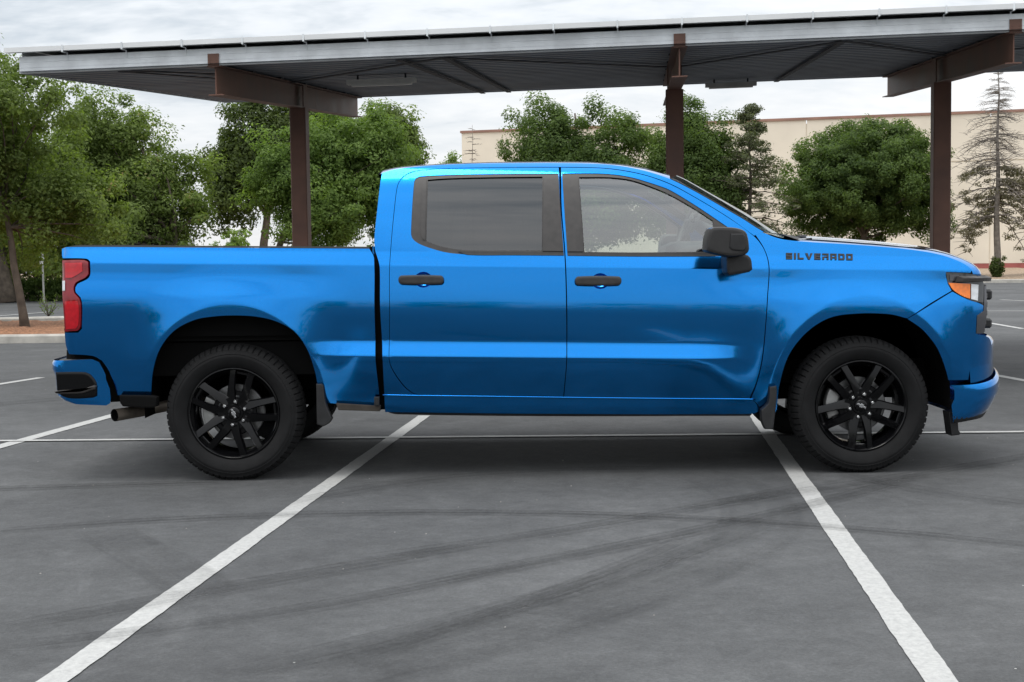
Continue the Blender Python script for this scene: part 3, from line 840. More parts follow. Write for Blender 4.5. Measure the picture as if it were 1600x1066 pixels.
def panel(name, px, mat, holes=(), off=0.0, far=True, flange=.022, parent=None, corner=38, dx=.05, dz=.012, step=.025, xz=None, grow=0.0, arch=False):
    """a pressed sheet lying on the body side: outline measured on the photo, depth from D, edge turned in"""
    out = smooth_poly(SP(px, off) if xz is None else xz, step, corner)
    if grow:
        if 0.5 * np.sum(out[:,0]*np.roll(out[:,1],-1) - np.roll(out[:,0],-1)*out[:,1]) < 0: out = out[::-1]
        out = inset_poly(out, -grow)
    hs = [smooth_poly(SP(h, off), step, corner) for h in holes]
    loops = [out] + hs
    pts, edges = [], []
    for lp in loops:
        n0 = len(pts); pts += [tuple(p) for p in lp]; edges += [(n0 + i, n0 + (i + 1) % len(lp)) for i in range(len(lp))]
    x0, z0 = out.min(0); x1, z1 = out.max(0)
    rk = RAKE * np.array([x0 - X745, x1 - X745]); zlo, zhi = z0 + rk.min(), z1 + rk.max()
    zr_ = list(np.arange(zlo + dz/2, zhi, dz))
    if dz < .02:
        for c0, c1, st in ((.715, .745, .003), (.793, .838, .0035), (1.198, 1.215, .004), (1.250, 1.272, .003), (1.328, 1.352, .004)): zr_ = [q for q in zr_ if not c0 - .002 < q < c1 + .002] + list(np.arange(c0, c1, st))
    zr_ = np.array(sorted(q for q in zr_ if zlo < q < zhi))
    gx_, gz_ = np.meshgrid(np.arange(x0 + dx/2, x1, dx), zr_)
    gz_ = gz_ - RAKE * (gx_ - X745)
    gx_, gz_ = gx_.ravel(), gz_.ravel()
    if arch:
        for wx in (WXR, WXF):
            rr_ = np.sqrt(((gx_ - wx) / .497) ** 2 + ((gz_ - WZ) / .585) ** 2); kk = (rr_ < 1.07) | (rr_ > 1.24); gx_, gz_ = gx_[kk], gz_[kk]
            for r_ in (1.075, 1.10, 1.112, 1.122, 1.132, 1.142, 1.155, 1.175, 1.20, 1.23):
                t_ = np.radians(np.arange(-20, 200, 1.2)); gx_ = np.concatenate([gx_, wx + .497*r_*np.cos(t_)]); gz_ = np.concatenate([gz_, WZ + .585*r_*np.sin(t_)])
    ok = in_poly(gx_, gz_, out)
    for h in hs: ok &= ~in_poly(gx_, gz_, h)
    gx_, gz_ = gx_[ok], gz_[ok]
    if len(gx_):
        B = np.array(pts); dd = np.full(len(gx_), 9.0)
        for i in range(0, len(B), 200):
            b_ = B[i:i+200]; dd = np.minimum(dd, np.min((gx_[:, None]-b_[None, :, 0])**2 + (gz_[:, None]-b_[None, :, 1])**2, 1))
        k = dd > .004 ** 2; pts += list(zip(gx_[k], gz_[k]))
    r = delaunay_2d_cdt([Vector(p) for p in pts], edges, [], 0, 1e-6)
    P2 = np.array([(v.x, v.y) for v in r[0]]); T = np.array([tuple(f) for f in r[2]])
    c = P2[T].mean(1); ok = in_poly(c[:, 0], c[:, 1], out)
    for h in hs: ok &= ~in_poly(c[:, 0], c[:, 1], h)
    T = T[ok]
    a2 = P2[T]; ar = (a2[:,1,0]-a2[:,0,0])*(a2[:,2,1]-a2[:,0,1]) - (a2[:,2,0]-a2[:,0,0])*(a2[:,1,1]-a2[:,0,1])
    T[ar < 0] = T[ar < 0][:, ::-1]
    y = D(P2[:, 0], P2[:, 1]) + off
    V = np.column_stack([P2[:, 0], y, P2[:, 1]]); Nn = Dn(P2[:, 0], P2[:, 1])
    V, Nn, F_ = list(V), list(Nn), [tuple(t) for t in T]
    if flange > 0:
        for li, lp in enumerate(loops):
            n = len(lp); area = 0.5 * np.sum(lp[:,0]*np.roll(lp[:,1],-1) - np.roll(lp[:,0],-1)*lp[:,1])
            q = lp if area > 0 else lp[::-1]
            e = np.roll(q, -1, 0) - np.roll(q, 1, 0); e /= (np.linalg.norm(e, axis=1, keepdims=True) + 1e-9)
            on = np.column_stack([e[:, 1], -e[:, 0]])
            if li > 0: on = -on
            yq = D(q[:, 0], q[:, 1]) + off; n0 = len(V)
            for i in range(n): V.append((q[i,0], yq[i], q[i,1])); Nn.append((on[i,0]*.8, -.6, on[i,1]*.8))
            for i in range(n): V.append((q[i,0]-on[i,0]*.002, yq[i] + flange, q[i,1]-on[i,1]*.002)); Nn.append((on[i,0], 0, on[i,1]))
            for i in range(n):
                j = (i + 1) % n; f = (n0+i, n0+n+i, n0+n+j, n0+j)
                F_.append(f if li == 0 else f[::-1])
    V = np.array(V, float); Nn = np.array(Nn, float); Nn /= np.linalg.norm(Nn, axis=1, keepdims=True)
    res = []
    for s in ((0, 1) if far else (0,)):
        par = parent
        if isinstance(parent, (list, tuple)): par = parent[s]
        if par is None: par = truck
        Vs, Ns, Fs = V.copy(), Nn.copy(), F_
        if s:
            Vs[:, 1] = 2*YC - Vs[:, 1]; Ns[:, 1] *= -1; Fs = [f[::-1] for f in F_]
        res.append(mesh(name, Vs, Fs, mat, par, True, False, Ns))
    return res

ARCH_R = [(497,605),(492,580),(480,546),(459,517),(428,501),(397,494.5),(365,493),(335,494.5),(304,500),(272,517),(250,545),(239,580),(236,618)]
ARCH_F1 = [(1417.5,497),(1390,490.5),(1341,489.5),(1297,496),(1260.6,518.5),(1232,555),(1217,603),(1213,640)]
# bed side
LAMP_EDGE = [(101,520),(122,520),(128,514),(128.5,478),(126,465),(118.5,457),(118,449),(121,444),(136,436.5),(141,430),(141,409),(136,404.5),(98,403.5)]
panel('bed_side', [(97,399),(97,389),(104,386.2),(340,387.3),(577,388.8),(584.3,403),(585,480),(586.5,560),(592.5,620),(591,635),(521,630.5),(503,629)] + ARCH_R +
      [(184,617.5),(178,598),(166,573),(152,559),(140,555.5),(108,553.5),(103,540),(101,520)] + LAMP_EDGE[1:], MAT_BLUE, dx=.04, arch=True)
panel('bed_rail_cap', [(124,383.0),(340,384.3),(576,385.6),(578,388.6),(340,386.9),(105,385.9)], MAT_BLACK, off=.008, flange=.06)
# tail lamps
lamps = panel('tail_lamp', [(97.5,407),(130,406.3),(137,409.5),(138,428),(133,434),(119,441),(115,448),(115.5,458),(123.5,467),(125.8,480),(125,511),(120.5,517),(101,518),(99.5,490),(97.5,455)], MAT_RED, off=-.006, flange=.05)
panel('lamp_glow_lens', [(101,471),(121,470.5),(123,480),(122,508),(118,513.5),(103,514.5)], MAT_RED2, off=-.010, flange=.006, parent=lamps)
panel('lamp_glow_lens', [(101,411),(128,410.5),(129,424),(112,434),(102,434)], MAT_RED2, off=-.010, flange=.006, parent=lamps)
panel('reverse_lens', [(97.3,439),(101.5,438.5),(101.5,454),(97.6,454.5)], MAT_CLEAR, off=-.011, flange=.006, parent=lamps)
# doors
RWIN = [(647,285),(649.5,279),(655,276),(700,273.5),(771,272),(872.6,271.5),(876,330),(881.2,398.6),(794.5,398.0),(735,397.7),(712,396.6),(694,394),(677,389.3),(660,383.5),(649,377.5),(643.5,371),(642.2,362)]
FWIN = [(878.2,271.5),(904,271),(935,271.2),(955,272.4),(972.5,274.5),(992,278.6),(1010,284),(1030,290.5),(1047.5,297.5),(1085,320),(1122.5,345),(1137,355),(1141,370),(1141,400.6),(1000,400),(886.6,398.8),(882,330)]
CUP_R = [(661.5 + 14*math.cos(t), 437.2 + 12.5*math.sin(t)) for t in np.linspace(0, 2*math.pi, 16, endpoint=False)]
CUP_F = [(938 + 14*math.cos(t), 439.4 + 12.5*math.sin(t)) for t in np.linspace(0, 2*math.pi, 16, endpoint=False)]
rdoor = panel('rear_door', [(609.8,480),(609.8,418),(613,372),(617.6,324),(621.4,294),(625,284.5),(632,276.5),(642,271),(656,267.6),(701,264.6),(790,262.9),(872.3,262.6),(875,324),(880.9,394),(883.9,480),(884.3,560),(879.6,618.6),(740,616.8),(652,615.4),(640,609.5),(628.5,598),(613,574.5),(609,560)], MAT_BLUE, holes=(RWIN, CUP_R), grow=.0025)
fdoor = panel('front_door', [(877.3,262.6),(935,263.6),(972.5,267.6),(1010,275.6),(1047.5,289.2),(1085,309.3),(1135,339.3),(1176.5,369),(1190.7,386),(1198.3,405),(1200.2,432),(1198,463),(1190,558),(1180.5,598),(1170.6,621.5),(1030,620.6),(882.2,618.8),(886.9,560),(887.0,480),(884.0,394),(878.4,324)], MAT_BLUE, holes=(FWIN, CUP_F), grow=.0025)
# cab frame: C pillar, roof rail, A pillar, rocker
ROOF_EDGE = [(597.5,271),(612,266.5),(630,263.2),(655,260.4),(701,257.4),(771,255.4),(874,255.0),(935,256.4),(972.5,260.2),(1010,268),(1047,280)]
WS_EDGE = [(1047,280),(1060,286),(1085,299),(1110,313),(1135,327.5),(1160,342),(1180,355),(1193,362.5)]
GAP = [(1178.3,368),(1135,337.2),(1085,307.2),(1047.5,287),(1010,273.6),(972.5,265.6),(935,261.8),(874.8,260.8),(790,261.2),(701,262.8),(655,265.8),(641,269),(630.5,275),(623,284),(619.6,294),(615.8,324),(611.2,372),(608,418),(608,480),(607.2,560),(611.2,575.5),(627,600),(639,611.5),(651,617.4),(740,618.8),(880,620.6),(1030,622.4),(1171.4,623.4)]
panel('cab_frame', [(1188,641),(1176,646.5),(860,646.5),(602,643.8),(600,600),(598,560),(594.2,480),(593.6,418),(590.5,404),(586.2,390),(585.4,371),(589.5,330),(595,283)] + ROOF_EDGE + WS_EDGE[1:] + GAP + [(1181,631)], MAT_BLUE, flange=.03, dx=.035, grow=.001)
for s_ in (0, 1):
    q_ = smooth_poly(SP([(598,617.4),(651,618.4),(740,619.4),(880,621.2),(1030,622.9),(1171.4,624.0),(1180,624.4)]), .05, 60, closed=False)
    m = MB(); m.tube([(p[0], (float(D(*p)) + .0005) if not s_ else 2*YC - float(D(*p)) - .0005, p[1]) for p in q_], .006, 8); m.build('sill_lip', MAT_BLUE, truck, smooth=True)
panel('rocker_skirt', [(607,644.6),(860,647.3),(1175,647.2),(1172,650),(860,650.5),(620,647.5)], MAT_BLACK, off=.02, flange=.05)
# front fender
HOOD_EDGE = [(1196,365.5),(1208,370.5),(1225,375),(1260,378.5),(1300,380.8),(1350,384),(1400,388.2),(1440,393),(1468,398.5),(1490,405.5),(1508,414),(1518,422)]
fender = panel('front_fender', [(1181,366.8),(1190.5,364)] + HOOD_EDGE + [(1516,426),(1500,425.2),(1478,424.6),(1477,428),(1479.5,440),(1486,454.2),(1452,474.5)] + ARCH_F1 + [(1211,644),(1189.5,640.5),(1183,630),(1174,623.2),(1183,601),(1192.6,560),(1200.6,463),(1202.8,432),(1200.9,405),(1193,385)], MAT_BLUE, dx=.035, grow=.002, arch=True)
# fascia behind the wheel arch / under the headlamp
panel('bumper_corner', [(1488,456.5),(1500,463),(1514,469.5),(1530,474.5),(1536,478),(1536,486),(1526,493),(1524.5,520),(1527,523),(1538,525),(1545.5,529),(1548.5,537),(1549.5,560),(1547,576),(1541,591.5),(1482.5,593.6),(1479,580),(1472,559),(1464,542),(1454,528),(1440,513),(1419,498.4)], MAT_BLUE, dx=.02, step=.012, grow=.002, arch=True)
# black strips added behind shut lines and the cab-bed slot, standing for shade inside
def shade_strip(name, path, w, off=.028, mat=None):
    P = smooth_poly(SP(path, off), .03, 60, closed=False)
    t = np.gradient(P, axis=0); t /= np.linalg.norm(t, axis=1, keepdims=True); n = np.column_stack([-t[:,1], t[:,0]])
    for s in (0, 1):
        rows = []
        for sg in (-1, 1):
            Q = P + n * sg * w; y = D(P[:,0], P[:,1]) + off; y = y if not s else 2*YC - y
            rows.append([(Q[i,0], y[i], Q[i,1]) for i in range(len(P))])
        grid(name, rows, mat or MAT_MATBLK, truck, smooth=False)
shade_strip('shut_line_shade', GAP, .018)
shade_strip('shut_line_shade', [(875,262),(877,324),(882.5,394),(885.4,480),(885.8,560),(881,619)], .018)
shade_strip('shut_line_shade', [(1178,368),(1192,386),(1199.6,405),(1201.5,432),(1199.3,463),(1191.3,559),(1182,600),(1172,623)], .018)
shade_strip('shut_line_shade', [(1487,455.5),(1452,476),(1418,497.5)], .02)
shade_strip('cab_gap_shade', [(589,392),(593,420),(593,480),(595,560),(600,640)], .05, .06)
shade_strip('bumper_gap_shade', [(104,556),(140,559),(156,566),(168,582),(178,605),(182,628)], .035, .05)
shade_strip('lamp_gap_shade', [(99,402),(139,406),(139,432),(118,446),(118,456),(127,466),(126,515),(101,519)], .02, .03)
# window trims and glass
RGL = [(668.5,281),(700,278.8),(771,277.0),(847.5,276.2),(846.8,391.6),(760,391.8),(735,391.5),(715,390),(700,387.6),(684,383.8),(666,376.5)]
FGL = [(904.8,277),(940,276.8),(960,277.7),(985,281.2),(1010,289),(1047.5,304.6),(1085,326),(1114,345),(1116,393.4),(1000,394.6),(913.2,393.8)]
tr = panel('window_trim', RWIN, MAT_TRIM, holes=(RGL,), off=.004, flange=.02, parent=rdoor, dx=.06, dz=.03)
tf = panel('window_trim', FWIN, MAT_TRIM, holes=(FGL,), off=.004, flange=.02, parent=fdoor, dx=.06, dz=.03)
panel('door_glass', RGL, MAT_PRIV, off=.014, flange=0, parent=rdoor, dx=.06, dz=.03)
panel('door_glass', FGL, MAT_GLASS, off=.014, flange=0, parent=fdoor, dx=.06, dz=.03)
panel('pillar_cover', [(849.5,273.8),(872.4,273.6),(875.4,330),(880.6,392.6),(847.6,392.2)], MAT_TRIM, off=-.004, flange=.008, parent=rdoor, dx=.06, dz=.03)
panel('pillar_cover', [(878.6,273.6),(902.6,273.4),(911.6,393.2),(886.4,393.0),(882,330)], MAT_TRIM, off=-.004, flange=.008, parent=fdoor, dx=.06, dz=.03)
panel('quarter_bar', [(660,279.8),(666.5,279.2),(664.3,375.5),(660.5,373.5),(657.5,366),(658,330)], MAT_TRIM, off=-.002, flange=.010, parent=rdoor, dx=.06, dz=.03)
# lower belt moulding
panel('belt_moulding', [(886.4,395.2),(1000,396.0),(1118,394.8),(1118,400.4),(1000,400.6),(887,399.4)], MAT_BLACK, off=-.004, flange=.008, parent=fdoor)
panel('belt_moulding', [(716,393.0),(800,394.2),(880.6,394.6),(881,399.2),(800,398.6),(730,397.9)], MAT_BLACK, off=-.004, flange=.008, parent=rdoor)
# handles with their cups
def handle(px, parent, cup):
    x0, x1, y0, y1 = px
    c3 = SP(cup); c3 = smooth_poly(c3, .02); cx, cz = c3.mean(0)
    xz = SP([(x0+4,y0),(x1-4,y0),(x1,y0+3.5),(x1,y1-3.5),(x1-4,y1),(x0+4,y1),(x0,y1-3.5),(x0,y0+3.5)], -.03)
    yb = float(D(xz[:,0].mean(), xz[:,1].mean()))
    for s in (0, 1):
        rows = []
        for f, dep in ((1.01, .001), (.96, .008), (.84, .019), (.6, .027), (.3, .030), (.02, .031)):
            row = []
            for p in np.vstack([c3, c3[:1]]):
                q = (cx + (p[0]-cx)*f, cz + (p[1]-cz)*f); y = float(D(*q)) + dep
                row.append((q[0], y if not s else 2*YC-y, q[1]))
            rows.append(row)
        grid('handle_cup', rows, MAT_BLUE, parent[s], flip=bool(s))
        m = MB(); m.prism(smooth_poly(xz, .012, 60), yb - .046, yb - .014, .010)
        for xe in (xz[:,0].min() + .020, xz[:,0].max() - .020):
            zc_ = xz[:,1].mean(); m.box((xe-.014, yb-.016, zc_-.012), (xe+.014, yb+.01, zc_+.012))
        if s: m = m.mirrored(YC)
        m.build('door_handle', MAT_TRIM, parent[s], angle=35)
handle((623, 693, 430.5, 444.4), rdoor, CUP_R)
handle((899, 970.5, 432, 446), fdoor, CUP_F)
# lettering on the fender: block capitals
def lettering():
    G_ = {  # strokes in a unit cell: rectangles (x0, y0, x1, y1)
     'S': [(0,.74,1,1),(0,.37,.3,.74),(.3,.37,1,.63),(.7,.26,1,.37),(0,0,1,.26)],
     'I': [(0,0,1,1)], 'L': [(0,0,.3,1),(.3,0,1,.26)],
     'E': [(0,.74,1,1),(0,0,.3,.74),(.3,.37,.95,.63),(.3,0,1,.26)],
     'R': [(0,.74,1,1),(0,0,.3,.5),(.7,.37,1,.74),(.3,.37,.7,.55),(.68,0,1,.30)],
     'A': [(0,.74,1,1),(0,0,.3,.74),(.7,0,1,.74),(.3,.28,.7,.48)],
     'D': [(0,.74,.9,1),(0,0,.3,.74),(.7,.12,1,.88),(.3,0,.9,.26)],
     'O': [(0,.74,1,1),(0,.26,.3,.74),(.7,.26,1,.74),(0,0,1,.26)]}
    word = 'SILVERADO'; wid = [1, .32, .95, 1.15, 1, 1, 1, 1, 1]; gap = .26
    tot = sum(wid) + gap * (len(word) - 1)
    a = np.array(S(1228, 395.2)); b_ = np.array(S(1332, 396.8)); c = np.array(S(1228, 404.8)); ex = (b_ - a) / tot; ez = a - c
    m = MB()
    def poly(Q):
        W = [a - ez + ex * q[0] + ez * q[1] for q in Q]; Vv = []
        for off in (-.0055, .004):
            for w in W: Vv.append((w[0], float(D(*w)) + off, w[1]))
        n = len(W); m.add(Vv, [tuple(range(n))] + [(i, n+i, n+(i+1) % n, (i+1) % n) for i in range(n)])
    pos = 0
    for ch, w in zip(word, wid):
        if ch == 'V':
            poly([(pos, 1), (pos + .36, 1), (pos + w/2 + .06, .18), (pos + w/2 + .02, 0), (pos + w/2 - .16, 0)][::-1]); poly([(pos + w, 1), (pos + w - .36, 1), (pos + w/2 - .02, .2), (pos + w/2 + .021, 0), (pos + w/2 + .16, 0)])
        else:
            for x0, y0, x1, y1 in G_[ch]: poly([(pos + x0*w, y0), (pos + x1*w, y0), (pos + x1*w, y1), (pos + x0*w, y1)])
        pos += w + gap
    o = m.build('fender_lettering', MAT_BLACK, fender[0]); o['label'] = 'black block capitals on the front fender'
lettering()

# ---- roof, windshield, hood
def on_side(px, off=0.0):
    x, z = S(*px, off); return np.array([x, float(D(x, z)) + off, z])
def resample(P, n):
    P = np.array(P, float); s = np.concatenate([[0], np.cumsum(np.linalg.norm(np.diff(P, axis=0), axis=1))]); t = np.linspace(0, s[-1], n)
    return np.column_stack([np.interp(t, s, P[:, k]) for k in range(P.shape[1])])
def roof():
    ed = resample([on_side(p) for p in ROOF_EDGE], 46)
    sil = np.array([U(px, py, .32) for px, py in [(592,271),(600,264.2),(623,260),(660,257),(700,254.6),(771,252.2),(850,251.4),(920,251.8),(935,253),(972.5,256),(1010,262.5),(1047,272.8)]])
    P = []
    for e in ed:
        zc_ = np.interp(e[0], sil[:, 0], sil[:, 1]) + .008; row = []
        for v in np.concatenate([np.linspace(-1, -.7, 12), np.linspace(-.65, .65, 14), np.linspace(.7, 1, 12)]):
            y = YC + v * (YC - e[1]); z = e[2] + (zc_ - e[2]) * (1 - abs(v) ** 8)
            row.append((e[0] + .03*(1-v*v)*(1 if e[0] > .3 else 0), y, z))
        P.append(row)
    # lip of the roof over the rear window
    first = P[0]; lip = [(p[0] - .032 + .012*abs((p[1]-YC)/YC)**2, p[1] + (YC-p[1])*.004, p[2] - .010) for p in first]; lip2 = [(p[0] + .022, p[1], p[2] - .055) for p in lip]
    P = [lip2, lip] + P
    grid('roof', P, MAT_BLUE, truck, flip=True)
    return P[-1]
hdr = roof()
def windshield():
    ed = resample([on_side(p, .004) for p in WS_EDGE], 24)
    cen = resample([(U(px, py, .75)) for px, py in [(1047.5,273.2),(1060,278.6),(1110,307),(1160,335.6),(1197.5,359.6),(1216,370.5)]], 24)
    P = []
    for e, c in zip(ed, cen):
        row = []
        for v in np.linspace(-1, 1, 31):
            k = 1 - abs(v) ** 2.2
            row.append((e[0] + (c[0] + .05 - e[0]) * k, YC + v * (YC - e[1]), e[2] + (c[1] - e[2]) * k))
        P.append(row)
    grid('windshield', P, MAT_WS, truck, flip=True)
    m = MB()
    for sgn in (0, 1):
        pts = [(p[0] if not sgn else p[-1]) for p in P]
        m = MB(); m.tube([np.array(q) + np.array([.003, 0, .002]) for q in pts], .006, 6)
        m.build('windshield_moulding', MAT_BLACK, truck, smooth=True)
    return P
WSG = windshield()
def hood():
    ed = [on_side(p, .002) for p in HOOD_EDGE] + [np.array([S(1521, 425)[0] + .002, float(D(*S(1521, 425))), S(1521, 425)[1] - .0])]
    ed[-1][2] = U(1530, 430, .3)[1]
    ed = resample(ed, 40)
    sil = np.array([(U(px, py, .40 - .15*float(smst(1440, 1540, px)))[0], U(px, py, .40)[1]) for px, py in [(1215,371.5),(1230,372),(1255,371),(1277,370.3),(1330,374),(1381.6,378.4),(1420,382),(1458,386.6),(1485,392.5),(1502.6,398),(1520,404.5),(1531,410.4),(1538,417),(1541.5,423),(1543,430)]])
    cs = resample(sil, 40); P = []
    for e, c in zip(ed, cs):
        row = []
        for v in np.concatenate([np.linspace(-1, -.8, 8), np.linspace(-.76, .76, 21), np.linspace(.8, 1, 8)]):
            kx = max(0, 1 - abs(v) ** 2.6) ** (1/2.2); kz = 1 - abs(v) ** 7
            dome = .012 * (smst(.62, .50, abs(v)) if True else 0)
            row.append((e[0] + (c[0] - e[0]) * kx, YC + v * (YC - e[1]), e[2] + (c[1] - e[2] - .004) * kz + float(dome)))
        P.append(row)
    last = P[-1]; P.append([(p[0] - .03, p[1], p[2] - .025) for p in last])
    grid('hood', P, MAT_BLUE, truck, flip=True)
    return P
HD = hood()
# cowl between windshield and hood, wiper arms
rows = [[(p[0], p[1], p[2] - .002) for p in WSG[-1]], [(p[0] + .10, p[1], p[2] - .012) for p in WSG[-1]], [(p[0] + .32, p[1], p[2] - .09) for p in WSG[-1]]]
grid('cowl', rows, MAT_BLACK, truck)
for y in (.42, 1.05):
    xw, zw = U(1232, 373, .6); m = MB(); m.tube([(xw + .02, y, zw + .004), (xw + .10, y + .15, zw + .014), (xw + .155, y + .48, zw + .004)], [.014, .011, .007], 6); m.build('wiper', MAT_BLACK, truck, smooth=True)
m = MB(); xw, zw = S(1268, 374); m.prism([(S(1247, 377)[0], S(1247, 377)[1]), S(1276, 376.5), S(1274, 371.2)], float(D(xw, zw)) + .10, float(D(xw, zw)) + .26, 0); m.build('hood_vent', MAT_BLACK, truck)

# ---- nose: grille, headlamps, bumpers
XNOSE = nose_x
def front_at(xf, x0, n, narrow=0.0):
    """plan curve from side position x0 round the nose to the other side"""
    L = NOSE_L; pts = []
    x0 = min(x0, xf - .002); t0 = max(0, (x0 - (xf - L)) / L); v0 = max(.02, 1 - t0 ** NOSE_N) ** (1 / NOSE_N)
    for v in np.linspace(-v0, v0, n):
        # bunch points at the corners
        w = v0 * math.sin(math.pi/2 * v / v0); x = xf - L + L * max(0, 1 - abs(w) ** NOSE_N) ** (1 / NOSE_N)
        pts.append((x, YC + w * (YC - SIDE - narrow), abs(w) / v0))
    return pts
def nose_patch(name, prof, side_px, mat, parent=truck, n=49, rise=None, thick=0, inset=0.0, narrow=0.0):
    """prof: list of (front column px, row py) from top to bottom; side_px: column where each row starts on the side"""
    P = []
    for i, ((fx, fy), sx) in enumerate(zip(prof, side_px)):
        xf = XNOSE(fx, fy) - inset; x0 = S(sx, fy)[0]; zf = U(fx, fy, .5)[1]
        row = []
        for x, y, q in front_at(xf, x0, n, narrow):
            z = zf + (rise[i] * q ** 2 if rise else 0)
            row.append((x, y, z))
        P.append(row)
    return grid(name, P, mat, parent)
nose_patch('front_bumper', [(1546, 520), (1552, 523), (1556, 528), (1556, 537), (1556, 548), (1556, 560), (1556, 575), (1556, 592)], [1516]*8, MAT_BLUE, inset=.004, narrow=.035)
nose_patch('lower_bumper', [(1556, 563), (1560.5, 566), (1561.5, 572), (1561.5, 587), (1556, 603), (1549, 618), (1540, 630), (1528, 637)], [1483]*8, MAT_BLUE, rise=[-.104, -.106, -.102, -.085, -.06, -.045, -.035, -.025], n=61)
nose_patch('chin_spoiler', [(1543, 629), (1538, 637), (1520, 643), (1500, 648)], [1484, 1484, 1484, 1484], MAT_BLACK, rise=[-.022, -.02, -.008, 0])
nose_patch('grille_backing', [(1530, 436), (1534, 470), (1534, 524)], [1512, 1512, 1516], MAT_BLACK, inset=.03)
for fx, fy in ((1541, 447), (1543, 460), (1543, 473), (1543, 486), (1541, 499), (1539, 511)):
    zt = U(fx, fy - 3, .5)[1]; zb_ = U(fx, fy + 3.2, .5)[1]; xf = XNOSE(fx, fy); m = MB(); c = front_at(xf, S(1530, fy)[0] + .02, 33)
    Vv = []
    for x, y, q in c:
        Vv += [(x, y, zt), (x, y, zb_), (x - .05, y, zb_), (x - .05, y, zt)]
    Ff = [(4*i+k, 4*i+4+k, 4*i+4+(k+1) % 4, 4*i+(k+1) % 4) for i in range(len(c)-1) for k in range(4)]
    m.add(Vv, Ff).build('grille_bar', MAT_BLACK, truck)
# brow bar over lamps and grille
fx = 1549; m = MB(); xf = XNOSE(1549.5, 436); c = front_at(xf, S(1500, 433)[0] + .01, 41); Vv = []
for x, y, q in c:
    zt = U(1549, 433, .5)[1] + .012 * q; zb_ = U(1549, 441.5, .5)[1] + .018 * q
    Vv += [(x - .035, y, zt + .006), (x, y, zt - .008), (x - .004, y, zb_), (x - .05, y, zb_)]
Ff = [(4*i+k, 4*i+4+k, 4*i+4+(k+1) % 4, 4*i+(k+1) % 4) for i in range(len(c)-1) for k in range(4)]
m.add(Vv, Ff + [(0, 3, 2, 1)[::-1]]).build('brow_bar', MAT_TRIM, truck)
# emblem block on the grille
zt, zb_ = U(1553, 470, .5)[1], U(1553, 491, .5)[1]; xe = XNOSE(1553.5, 480)
m = MB(); m.box((xe - .05, YC - .22, zb_ + .015), (xe, YC + .22, zt - .012), .01); m.build('grille_emblem', MAT_BLACK, truck)
for py0, py1 in ((452, 468), (497, 512)):
    for sy in (-1, 1):
        m = MB(); m.box((xe - .16, YC + sy*.5 - .07, U(1550, py1, .5)[1]), (xe - .022, YC + sy*.5 + .07, U(1550, py0, .5)[1]), .012)
        m.build('grille_hook', MAT_BLACK, truck)
# headlamps
hl = panel('headlamp', [(1478.6,425.8),(1500,426.6),(1520,428.5),(1534,434),(1537,444),(1536.5,473),(1527,472),(1514,468),(1500,461.5),(1488.5,453.6),(1481,441)], MAT_LAMP, off=-.004, flange=.05, dx=.015)
panel('amber_lens', [(1482,442),(1500,443),(1516,443.6),(1516,466.6),(1507,464),(1495,457.4),(1488,451.6)], MAT_AMBER, off=-.010, flange=.006, parent=hl, dx=.015)
panel('clear_lens', [(1517.5,443.8),(1529,445),(1528,470),(1517.5,467.4)], MAT_CLEAR, off=-.010, flange=.006, parent=hl, dx=.015)
panel('marker_lens', [(1484,429),(1498,429.5),(1503,438.6),(1484.5,438.6)], MAT_GUN, off=-.010, flange=.006, parent=hl, dx=.015)
panel('side_trim', [(1527,493),(1537,486),(1538,447),(1541,447),(1541,500),(1537,521),(1525.6,521.5)], MAT_GUN, off=-.003, flange=.02, dx=.015, corner=50)
# tow hook / air dam strut under the nose
for s in (0, 1):
    m = MB(); q = [S(*p) for p in [(1485,645),(1499,645),(1498,672),(1501,677),(1498,679.5),(1486,681)]]; m.prism(q, .10, .22, .006)
    (m.mirrored(YC) if s else m).build('air_dam_bracket', MAT_BLACK, truck)

# ---- door mirrors
MAT_MIRR = pbr('mirror_shell', (.022, .021, .021), .42, var=.15, scale=30, bump=.05, bscale=300)
def mirror_unit(s):
    yo, yi = -.30, -.075
    def Q(pts, y): return [U(px, py, y) for px, py in pts]
    head = Q([(1107,358),(1112,355.5),(1140,356),(1156,359.5),(1163,366),(1166.5,389),(1165,394),(1160,398.5),(1136,401),(1104,394),(1100.5,391),(1102,372)], -.20)
    m = MB(); m.prism(smooth_poly(head, .03, 50), yo, yi - .02, .014)
    head_o = (m.mirrored(YC) if s else m).build('mirror', MAT_MIRR, truck, angle=30)
    m = MB(); m.prism(smooth_poly(Q([(1138,365.5),(1158,365),(1161,370),(1163,388),(1159,393),(1140,391),(1136,387)], -.22), .03, 50), yo - .008, yo + .05, .007)
    (m.mirrored(YC) if s else m).build('mirror_cap', MAT_BLACK, head_o, angle=30)
    m = MB(); m.prism(Q([(1104,394.4),(1136,402),(1160,399)] + [(1160,396),(1104,391.5)], -.2), yo + .03, yi - .03, .004)
    (m.mirrored(YC) if s else m).build('mirror_skirt', MAT_BLACK, head_o)
    arm = Q([(1132,400),(1160,397),(1170,403),(1173,421),(1168,425),(1137,430.5),(1133,426)], -.10)
    m = MB(); m.prism(smooth_poly(arm, .03, 50), -.17, float(D(*S(1150, 412))) + .02, .014)
    (m.mirrored(YC) if s else m).build('mirror_arm', MAT_BLACK, head_o, angle=30)
    m = MB(); g = Q([(1108,361),(1104,372),(1102.6,390),(1104,392)], -.2)   # mirror glass faces backwards
    ym = (yo + .03, yi - .05); Vv = []
    for x, z in g:
        for y in ym: Vv.append((x - .006, y, z))
    m.add(Vv, [(2*i, 2*i+1, 2*i+3, 2*i+2) for i in range(len(g)-1)])
    (m.mirrored(YC) if s else m).build('mirror_glass', MAT_CHROME, head_o)
